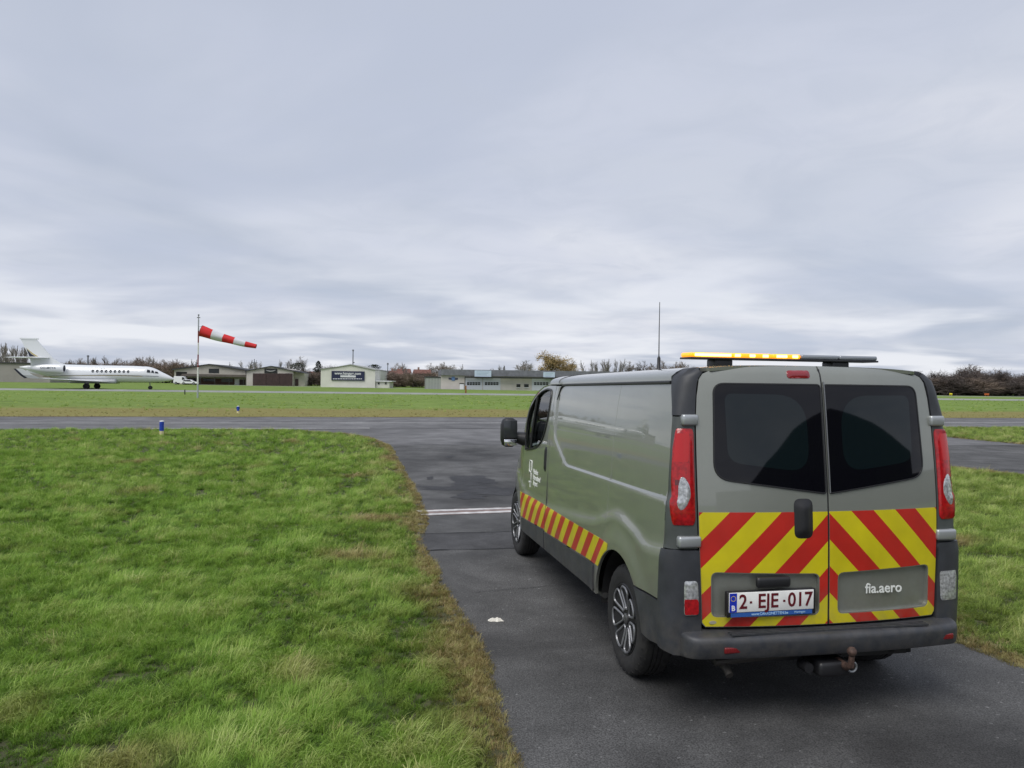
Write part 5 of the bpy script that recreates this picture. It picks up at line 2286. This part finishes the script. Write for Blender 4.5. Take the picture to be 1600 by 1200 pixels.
# ================================================================== PARKED VEHICLES
def car(name, label, px, Y, L_, H_, col, van=False, rz=.1):
    p = at(px, 600, Y)
    r = thing(name, label, 'van' if van else 'car', (p.x, p.y, 0), rz)
    if van:
        prof_ = [(0, .45), (0, 1.9), (.15, 2.25), (3.2, 2.25), (3.9, 1.35), (4.7, 1.15), (4.9, .9), (4.9, .45)]
    else:
        prof_ = [(0, .42), (-.02, .85), (.25, .98), (.75, 1.42), (1.5, 1.5), (2.5, 1.46), (3.25, .98), (4.1, .86), (4.3, .65), (4.3, .42)]
    sx_ = L_/prof_[-1][0]
    sz_ = H_/max(q[1] for q in prof_)
    P_ = [(a*sx_, c*sz_) for a, c in prof_]
    mb = MB()
    n_ = len(P_)
    vs_ = []
    for y, ins in ((-.86, 1), (-.72, 0), (.72, 0), (.86, 1)):
        for a, c in P_:
            k_ = 1 if c < 1.0*sz_ or not ins else .94
            yy = y if c < 1.0*sz_ else (y*.86 if ins else y*.9)
            vs_.append((a, yy, c if not ins else (c if c < 1*sz_ else c-.06)))
    fs_ = []
    for i in range(3):
        for k in range(n_):
            fs_.append((i*n_+k, i*n_+(k+1) % n_, (i+1)*n_+(k+1) % n_, (i+1)*n_+k))
    fs_ += [tuple(range(n_)), tuple(range(4*n_-1, 3*n_-1, -1))]
    mb.add(vs_, fs_)
    body_ = mb.build('body', mat('car_'+name+'_paint', col, .3, 0, .7), r, True)
    if van:
        wins = [[(3.25, 1.30), (3.75, 1.32), (3.25, 2.0), (2.75, 2.0), (2.75, 1.3)]]
    else:
        wins = [[(.62, 1.0), (1.45, 1.0), (1.45, 1.38), (.9, 1.36)], [(1.53, 1.0), (2.95, 1.0), (2.45, 1.37), (1.53, 1.38)]]
    for sgn in (-1, 1):
        for w_ in wins:
            mb = MB()
            mb.prism([(a*sx_, c*sz_) for a, c in w_], sgn*.80, sgn*.868, 'Y')
            mb.build('window', m_win, body_)
    for xw in ((.85*sx_), (prof_[-1][0]-.85)*sx_):
        for sgn in (-1, 1):
            mb = MB()
            mb.lathe([(.001, -.1), (.24, -.1), (.32, -.07), (.32, .07), (.24, .1), (.001, .1)], 18, 'Y', (xw, sgn*.80, .32))
            w_ = mb.build('wheel', m_rubber, r, True)
            mb = MB()
            mb.lathe([(.001, .0), (.2, .0), (.2, .012), (.001, .012)], 14, 'Y', (xw, sgn*.80+(.1 if sgn > 0 else -.112), .32))
            mb.build('rim', m_steel, w_, True)
    return r


car('parked_van', 'small white van parked by the nose of the jet', 272.5, 187, 3.6, 2.0, (.70, .71, .72), True)
car('parked_car', 'white car parked in front of the beige hangar canopy', 283.5, 183, 3.8, 1.25, (.72, .73, .74))

# ================================================================== POLES
for px, pt, Y, r0, lab in ((551, 546, 236, .20, 'tall dark mast rising behind the cream hangar'),
                           (605.5, 567, 225, .16, 'thin pole right of the cream hangar'),
                           (397, 561, 228, .14, 'telegraph pole behind the hangars'),
                           (137, 555, 225, .28, 'stubby dark chimney post behind the jet')):
    p = at(px, 600, Y)
    zt = at(px, pt, Y).z
    po = thing('mast', lab, 'mast', (p.x, p.y, 0))
    mb = MB()
    mb.tube([(0, 0, 0), (0, 0, zt)], [r0, r0*.7], 8)
    mb.build('pole', m_fascia, po, True)
    mb = MB()
    if Y in (228,):
        mb.box(-.9, .9, -.06, .06, zt-1.2, zt-1.0)
        mb.box(-.7, .7, -.06, .06, zt-2.0, zt-1.85)
    else:
        mb.box(-.25, .25, -.2, .2, zt-.5, zt-.1)
        mb.box(.05, .5, -.05, .05, zt*.62, zt*.65)
    mb.build('bracket', m_fascia, po)

# ================================================================== TREES
def grow(seed, H, style):
    """returns (trunk mesh, crown mesh, leaf mesh or None); root at origin"""
    rnd = random.Random(seed)
    T, C, LF = MB(), MB(), MB()

    def seg(mb, p, q, r0, r1, n=3):
        d_ = (q-p)
        if d_.length < 1e-4:
            return
        d_.normalize()
        a = d_.cross(Vector((.31, .77, .2))).normalized()
        b_ = d_.cross(a)
        vs_ = []
        for (c, r) in ((p, r0), (q, r1)):
            for k in range(n):
                t = 2*PI*k/n
                vs_.append(c+(a*math.cos(t)+b_*math.sin(t))*r)
        mb.add(vs_, [(k, (k+1) % n, (k+1) % n+n, k+n) for k in range(n)])

    def branch(p, d_, L_, r, depth):
        nseg = 3 if depth < 2 else 2
        q = p
        pts_ = [p]
        for k in range(nseg):
            up = {'poplar': .35, 'round': .08, 'willow': -.18 if depth > 1 else .15, 'bush': .12}[style]
            d_ = (d_+Vector((rnd.gauss(0, .16), rnd.gauss(0, .16), rnd.gauss(0, .1)+up*.5))).normalized()
            q2 = q+d_*(L_/nseg)
            f0, f1 = 1-k/nseg*.6, 1-(k+1)/nseg*.6
            seg(C if depth > 0 else T, q, q2, r*f0, r*f1, 5 if depth == 0 else 3)
            q = q2
            pts_.append(q)
        if depth >= maxd:
            if style in ('willow',) and rnd.random() < .8:
                for _ in range(7):
                    c = q+Vector((rnd.gauss(0, .25), rnd.gauss(0, .25), rnd.gauss(-.1, .3)))
                    s_ = rnd.uniform(.07, .16)
                    e1 = Vector((rnd.gauss(0, 1), rnd.gauss(0, 1), rnd.gauss(0, 1))).normalized()*s_
                    e2 = e1.orthogonal().normalized()*s_*.8
                    LF.add([c-e1, c-e2, c+e1, c+e2], [(0, 1, 2, 3)])
            return
        nb = {0: nb0, 1: 8, 2: 7, 3: 4}[depth]
        for k in range(nb):
            t = (.25+.75*(k+rnd.random())/nb) if depth > 0 else (t0+(1-t0)*(k+rnd.random()*.8)/nb)
            x_ = t*(len(pts_)-1)
            i = min(int(x_), len(pts_)-2)
            pp = pts_[i].lerp(pts_[i+1], x_-i)
            az = rnd.uniform(0, 2*PI)
            ang = rnd.uniform(*spread)
            e1 = d_.orthogonal().normalized()
            e2 = d_.cross(e1)
            nd = (d_*math.cos(ang)+(e1*math.cos(az)+e2*math.sin(az))*math.sin(ang)).normalized()
            ll = L_*rnd.uniform(*ratio)*(1.0 if depth > 0 else (1.15-.55*t))
            branch(pp, nd, ll, max(r*.45, rmin), depth+1)

    maxd = 3
    if style == 'poplar':
        nb0, spread, ratio, t0, rmin = 26, (.18, .42), (.24, .46), .08, .026
        branch(Vector((0, 0, 0)), Vector((0, 0, 1)), H*.9, H*.009, 0)
    elif style == 'round':
        nb0, spread, ratio, t0, rmin = 16, (.4, 1.0), (.38, .6), .25, .026
        branch(Vector((0, 0, 0)), Vector((0, 0, 1)), H*.72, H*.014, 0)
    elif style == 'willow':
        nb0, spread, ratio, t0, rmin = 15, (.5, 1.15), (.42, .62), .2, .034
        branch(Vector((0, 0, 0)), Vector((0, 0, 1)), H*.7, H*.028, 0)
    else:
        nb0, spread, ratio, t0, rmin = 6, (.3, 1.0), (.5, .8), .05, .02
        for k in range(5):
            a = rnd.uniform(0, 2*PI)
            branch(Vector((.5*math.cos(a), .5*math.sin(a), 0)), Vector((.45*math.cos(a), .45*math.sin(a), 1)).normalized(), H*.62, H*.012, 0)
    return T.mesh('trunk'), C.mesh('crown'), (LF.mesh('leaves') if LF.v else None)


m_bark = mat('bark_grey', (.115, .10, .085), .9)
m_twig = mat('twigs_grey', (.22, .20, .18), .9)
m_twigb = mat('twigs_brown', (.165, .125, .095), .9)
m_twigd = mat('twigs_dark', (.085, .068, .060), .9)
m_wleaf = mat('willow_leaf', (.26, .19, .07), .8)
m_ever = mat('evergreen', (.022, .032, .018), .9)
PROTO = {}
for key, (sd_, H_, st_, mm) in {'poplar_a': (1, 10, 'poplar', m_twig), 'poplar_b': (2, 10, 'poplar', m_twig), 'round_a': (3, 10, 'round', m_twig), 'round_b': (4, 10, 'round', m_twigd),
                                'willow': (5, 10, 'willow', mat('twig_yellow', (.20, .14, .065), .9)), 'bush_a': (6, 5, 'bush', m_twigd), 'bush_b': (7, 5, 'bush', m_twigb), 'round_c': (8, 10, 'round', m_twigb)}.items():
    t_, c_2, l_ = grow(sd_, H_, st_)
    t_.materials.append(m_bark)
    c_2.materials.append(mm)
    if l_:
        l_.materials.append(m_wleaf)
    H_ = max(v.co.z for v in c_2.vertices)
    PROTO[key] = (t_, c_2, l_, H_)


def tree(key, px, ptop, Y, label, group, wide=1.0, name='bare_tree', cat='tree', rz=None):
    t_, c_2, l_, H_ = PROTO[key]
    p = at(px, 600, Y)
    h = at(px, ptop, Y).z
    r = thing(name, label, cat, (p.x, p.y, 0), rz if rz is not None else (px*1.7) % 6.28, group)
    s_ = h/H_
    r.scale = (s_*wide, s_*wide, s_)
    link('trunk', t_, None, r)
    link('crown', c_2, None, r)
    if l_:
        link('leaves', l_, None, r)
    return r


rr = random.Random(11)
ORD = ['first', 'second', 'third', 'fourth', 'fifth', 'sixth', 'seventh', 'eighth', 'ninth', 'tenth', 'eleventh', 'twelfth', 'thirteenth', 'fourteenth', 'fifteenth', 'sixteenth',
       'seventeenth', 'eighteenth', 'nineteenth', 'twentieth', 'twenty-first', 'twenty-second', 'twenty-third', 'twenty-fourth', 'twenty-fifth', 'twenty-sixth', 'twenty-seventh']
G1 = 'bare poplars behind the hall and jet'
for k, px in enumerate((-22, -14, -6, 0, 4, 9, 14, 18, 23, 28, 33, 38)):
    tree('poplar_a' if k % 2 else 'poplar_b', px, 534+rr.uniform(0, 7), 240+rr.uniform(-6, 6), 'tall bare poplar behind the jet tail, '+ORD[k]+' from the left edge', G1, 1.0, 'poplar_tree')
for k, px in enumerate(range(86, 264, 7)):
    tree(rr.choice(['round_c', 'poplar_a', 'poplar_b', 'poplar_a']), px+rr.uniform(-2, 2), 558+rr.uniform(-5, 8), 250+rr.uniform(-15, 20), ORD[k]+' small bare tree from the tail in the row above the jet fuselage', 'bare trees above the jet', 1.1)
for k, px in enumerate(range(84, 266, 9)):
    tree(rr.choice(['bush_a', 'bush_b', 'bush_b']), px+rr.uniform(-2, 2), 567+rr.uniform(-3, 3), 232+rr.uniform(-5, 5), ORD[k]+' dark hedge bush from the tail along the jet fuselage', 'hedge bushes behind the jet', 2.6, 'shrub', 'shrub')
for k, (px, pt, Y, key, w) in enumerate(((268, 563, 222, 'bush_b', 2.0), (279, 560, 228, 'round_b', 1.2), (288, 562, 224, 'bush_b', 1.6))):
    tree(key, px, pt, Y, ORD[k]+' brown shrub tree from the jet nose, left of the beige hangar', 'shrub trees by the jet nose', w)
for k, px in enumerate((300, 309, 368, 376, 384, 392, 401, 408)):
    tree(rr.choice(['poplar_a', 'round_a', 'poplar_b']), px, 560+rr.uniform(0, 6), 245+rr.uniform(-8, 12), ORD[k]+' pale bare tree from the left above the canopy hangar roof', 'bare trees behind the beige hangars', 1.1)
for px, pt, key, lab in ((436, 561, 'poplar_a', 'pale bare tree just right of the winged emblem hangar roof'), (443, 562, 'poplar_b', 'second pale bare tree right of the winged emblem hangar roof'),
                         (450, 560, 'round_a', 'third pale bare tree right of the winged emblem hangar roof'), (475, 556, 'round_a', 'tallest lacy bare tree between the winged emblem hangar and cream hangar')):
    tree(key, px, pt, 238, lab, None, 1.0)


def conifer(px, ptop, Y, w, label, rnd_=False):
    p = at(px, 600, Y)
    h = at(px, ptop, Y).z
    r = thing('evergreen_tree', label, 'tree', (p.x, p.y, 0))
    rn = random.Random(int(px))
    mb = MB()
    mb.tube([(0, 0, 0), (0, 0, h*.9)], [.16, .04], 6)
    mb.build('trunk', m_bark, r)
    mb = MB()
    for _ in range(1500):
        u = rn.random()
        z = h*(.12+.88*u)
        if rnd_:
            rad_ = w*math.sqrt(max(0, 1-((u-.5)/.52)**2))
        else:
            rad_ = w*(1-u)**.8
        rad_ *= rn.uniform(.35, 1.12)*(1+.25*math.sin(u*23))
        a = rn.uniform(0, 2*PI)
        c = Vector((rad_*math.cos(a), rad_*math.sin(a), z))
        e1 = Vector((math.cos(a), math.sin(a), rn.uniform(-.6, .3)))*rn.uniform(.2, .5)
        e2 = Vector((-math.sin(a), math.cos(a), rn.uniform(-.5, .5)))*rn.uniform(.1, .25)
        mb.add([c, c+e1*.5+e2, c+e1, c+e1*.5-e2], [(0, 1, 2, 3)])
    mb.build('crown', m_ever, r)


conifer(497, 564, 225, 2.2, 'slim dark conifer beside the cream hangar')
conifer(465, 567, 232, 2.3, 'round dark evergreen between the two hangars', True)
conifer(846.5, 574, 228, 1.3, 'small dark conifer tip above the long building')
conifer(585, 569.5, 215, 1.9, 'dark evergreen just right of the cream hangar', True)
for k, (px, pt, key, w) in enumerate(((478, 577, 'bush_a', 2.2), (486, 575, 'bush_a', 2.4), (493, 578, 'bush_b', 2.2), (499, 580, 'bush_a', 2.0), (482, 585, 'bush_a', 2.6), (490, 586, 'bush_a', 2.6))):
    tree(key, px, pt, 205-k, ('dark shrub farthest left in the gap left of the cream hangar', 'tallest dark shrub in the gap left of the cream hangar', 'brown shrub below the slim conifer', 'dark shrub touching the left wall of the cream hangar', 'low dark shrub at the left foot of the gap', 'low dark shrub at the right foot of the gap')[k], 'shrubs between the hangars', w, 'shrub', 'shrub')
for k, px in enumerate((507, 514)):
    tree('bush_a', px, 568, 236, ('left', 'right')[k]+' of two shrub tops above the left eave of the cream hangar', 'shrub tops behind the cream hangar', 1.6, 'shrub', 'shrub')
for k, (px, pt, key, w) in enumerate(((578, 570, 'round_b', 1.0), (592, 573, 'round_b', 1.1), (598, 576, 'bush_a', 2))):
    tree(key, px, pt, 230, ORD[k]+' dark bare tree from the left behind the right end of the cream hangar', 'trees behind the cream hangar', w)
for k, px in enumerate(range(608, 668, 5)):
    tree(rr.choice(['bush_b', 'bush_b', 'bush_a']), px+rr.uniform(-1, 1), 583+rr.uniform(-6, 10), 196+rr.uniform(-4, 14), ORD[k]+' russet scrub bush from the cream hangar towards the long building', 'russet scrub bushes', 2.6, 'shrub', 'shrub')
for k, px in enumerate((625, 633, 641, 668, 675, 683, 690, 700, 706, 713)):
    tree(rr.choice(['round_a', 'poplar_b', 'round_c']), px, 564+rr.uniform(0, 7), 250+rr.uniform(-8, 15), ORD[k]+' bare tree from the left behind the houses and long building', 'bare trees behind the long building', 1.0)
for px, pt, key, lab in ((757, 574, 'round_c', 'tiny bare tree above the roof sign of the long building'), (779, 569, 'poplar_a', 'bare tree with two stems above the long building roof'),
                         (786, 570, 'poplar_b', 'bare tree left of the flue on the long building'), (817, 563, 'round_a', 'pale twiggy tree above the long building, left of two'),
                         (826, 562, 'round_a', 'pale twiggy tree above the long building, right of two')):
    tree(key, px, pt, 245, lab, None, 1.1)
tree('willow', 872, 549, 215, 'large yellowish willow tree behind the van cab', None, 1.5, 'willow_tree')
tree('willow', 889, 563, 222, 'smaller yellowish willow beside the large one', None, 1.1, 'willow_tree')
for k, px in enumerate((918, 923, 928, 933, 938, 941, 945, 950, 955, 960, 964, 968)):
    tree('poplar_a' if k % 2 else 'poplar_b', px, 559.5+rr.uniform(0, 5), 262+rr.uniform(-5, 5), ORD[k]+' bare poplar from the left in the row above the van roof', 'poplar row above the van roof', .95, 'poplar_tree')
for k, px in enumerate((975, 983, 996, 1010, 1018, 1024, 1040, 1048, 1056, 1066, 1076)):
    tree(rr.choice(['round_a', 'round_b', 'round_c']), px, 564+rr.uniform(-3, 7), 262+rr.uniform(-5, 8), ORD[k]+' small bare tree from the poplar row, above the van roof', 'bare trees above the van roof', 1.1)
for k, px in enumerate(range(1088, 1436, 14)):
    tree(rr.choice(['round_a', 'round_b', 'round_c']), px, 572+rr.uniform(-3, 8), 240+rr.uniform(-10, 15), ORD[k]+' bare tree from the antenna in the row hidden behind the van', 'bare trees behind the van', 1.3)
# thicket on the right
G2 = 'bare trees of the right-hand thicket'
for k, px in enumerate(list(range(1440, 1760, 7))):
    top = 572 if 1500 < px < 1550 else 578 if px >= 1550 else 583
    tree(rr.choice(['round_b', 'round_c', 'bush_a']), px+rr.uniform(-2, 2), top+rr.uniform(-7, 9), 205+rr.uniform(-10, 15), 'dark bare tree in the thicket right of the van', G2, 1.5 if k % 2 else 1.2)
for k, px in enumerate(list(range(1440, 1760, 5))):
    tree('bush_a' if k % 3 else 'bush_b', px+rr.uniform(-2, 2), 592+rr.uniform(-9, 9), 192+rr.uniform(-5, 8), 'dense dark scrub bush at the foot of the right-hand thicket', 'scrub at the thicket foot', 3.0, 'shrub', 'shrub')
for px, w, h, mm, lab in ((1486, .35, .35, mat('yellow_board', (.75, .62, .03), .5), 'tiny yellow board before the right-hand thicket'),
                          (1542, .55, .4, mat('orange_board', (.45, .10, .02), .6), 'small orange-red board before the right-hand thicket')):
    p = at(px, 600, 178)
    mb = MB()
    mb.rbox(-w, w, -.06, .06, .25, .25+h, .05)
    mb.box(-w*.7, -w*.7+.08, -.03, .03, 0, .3)
    mb.box(w*.7-.08, w*.7, -.03, .03, 0, .3)
    o = mb.build('marker_board', mm, None, True)
    o.location = (p.x, p.y, 0)
    tag(o, lab, 'sign board')
b = Bld('low_shed', 'pale low shed at the right edge before the thicket', 'shed', 1590, 182, .0)
b.box('wall', m_white, 1590, 1640, 620.5, 628, 0, 6, ground=True)
b.box('roof', m_fascia, 1589, 1641, 619.2, 620.6, -.3, 6.3)
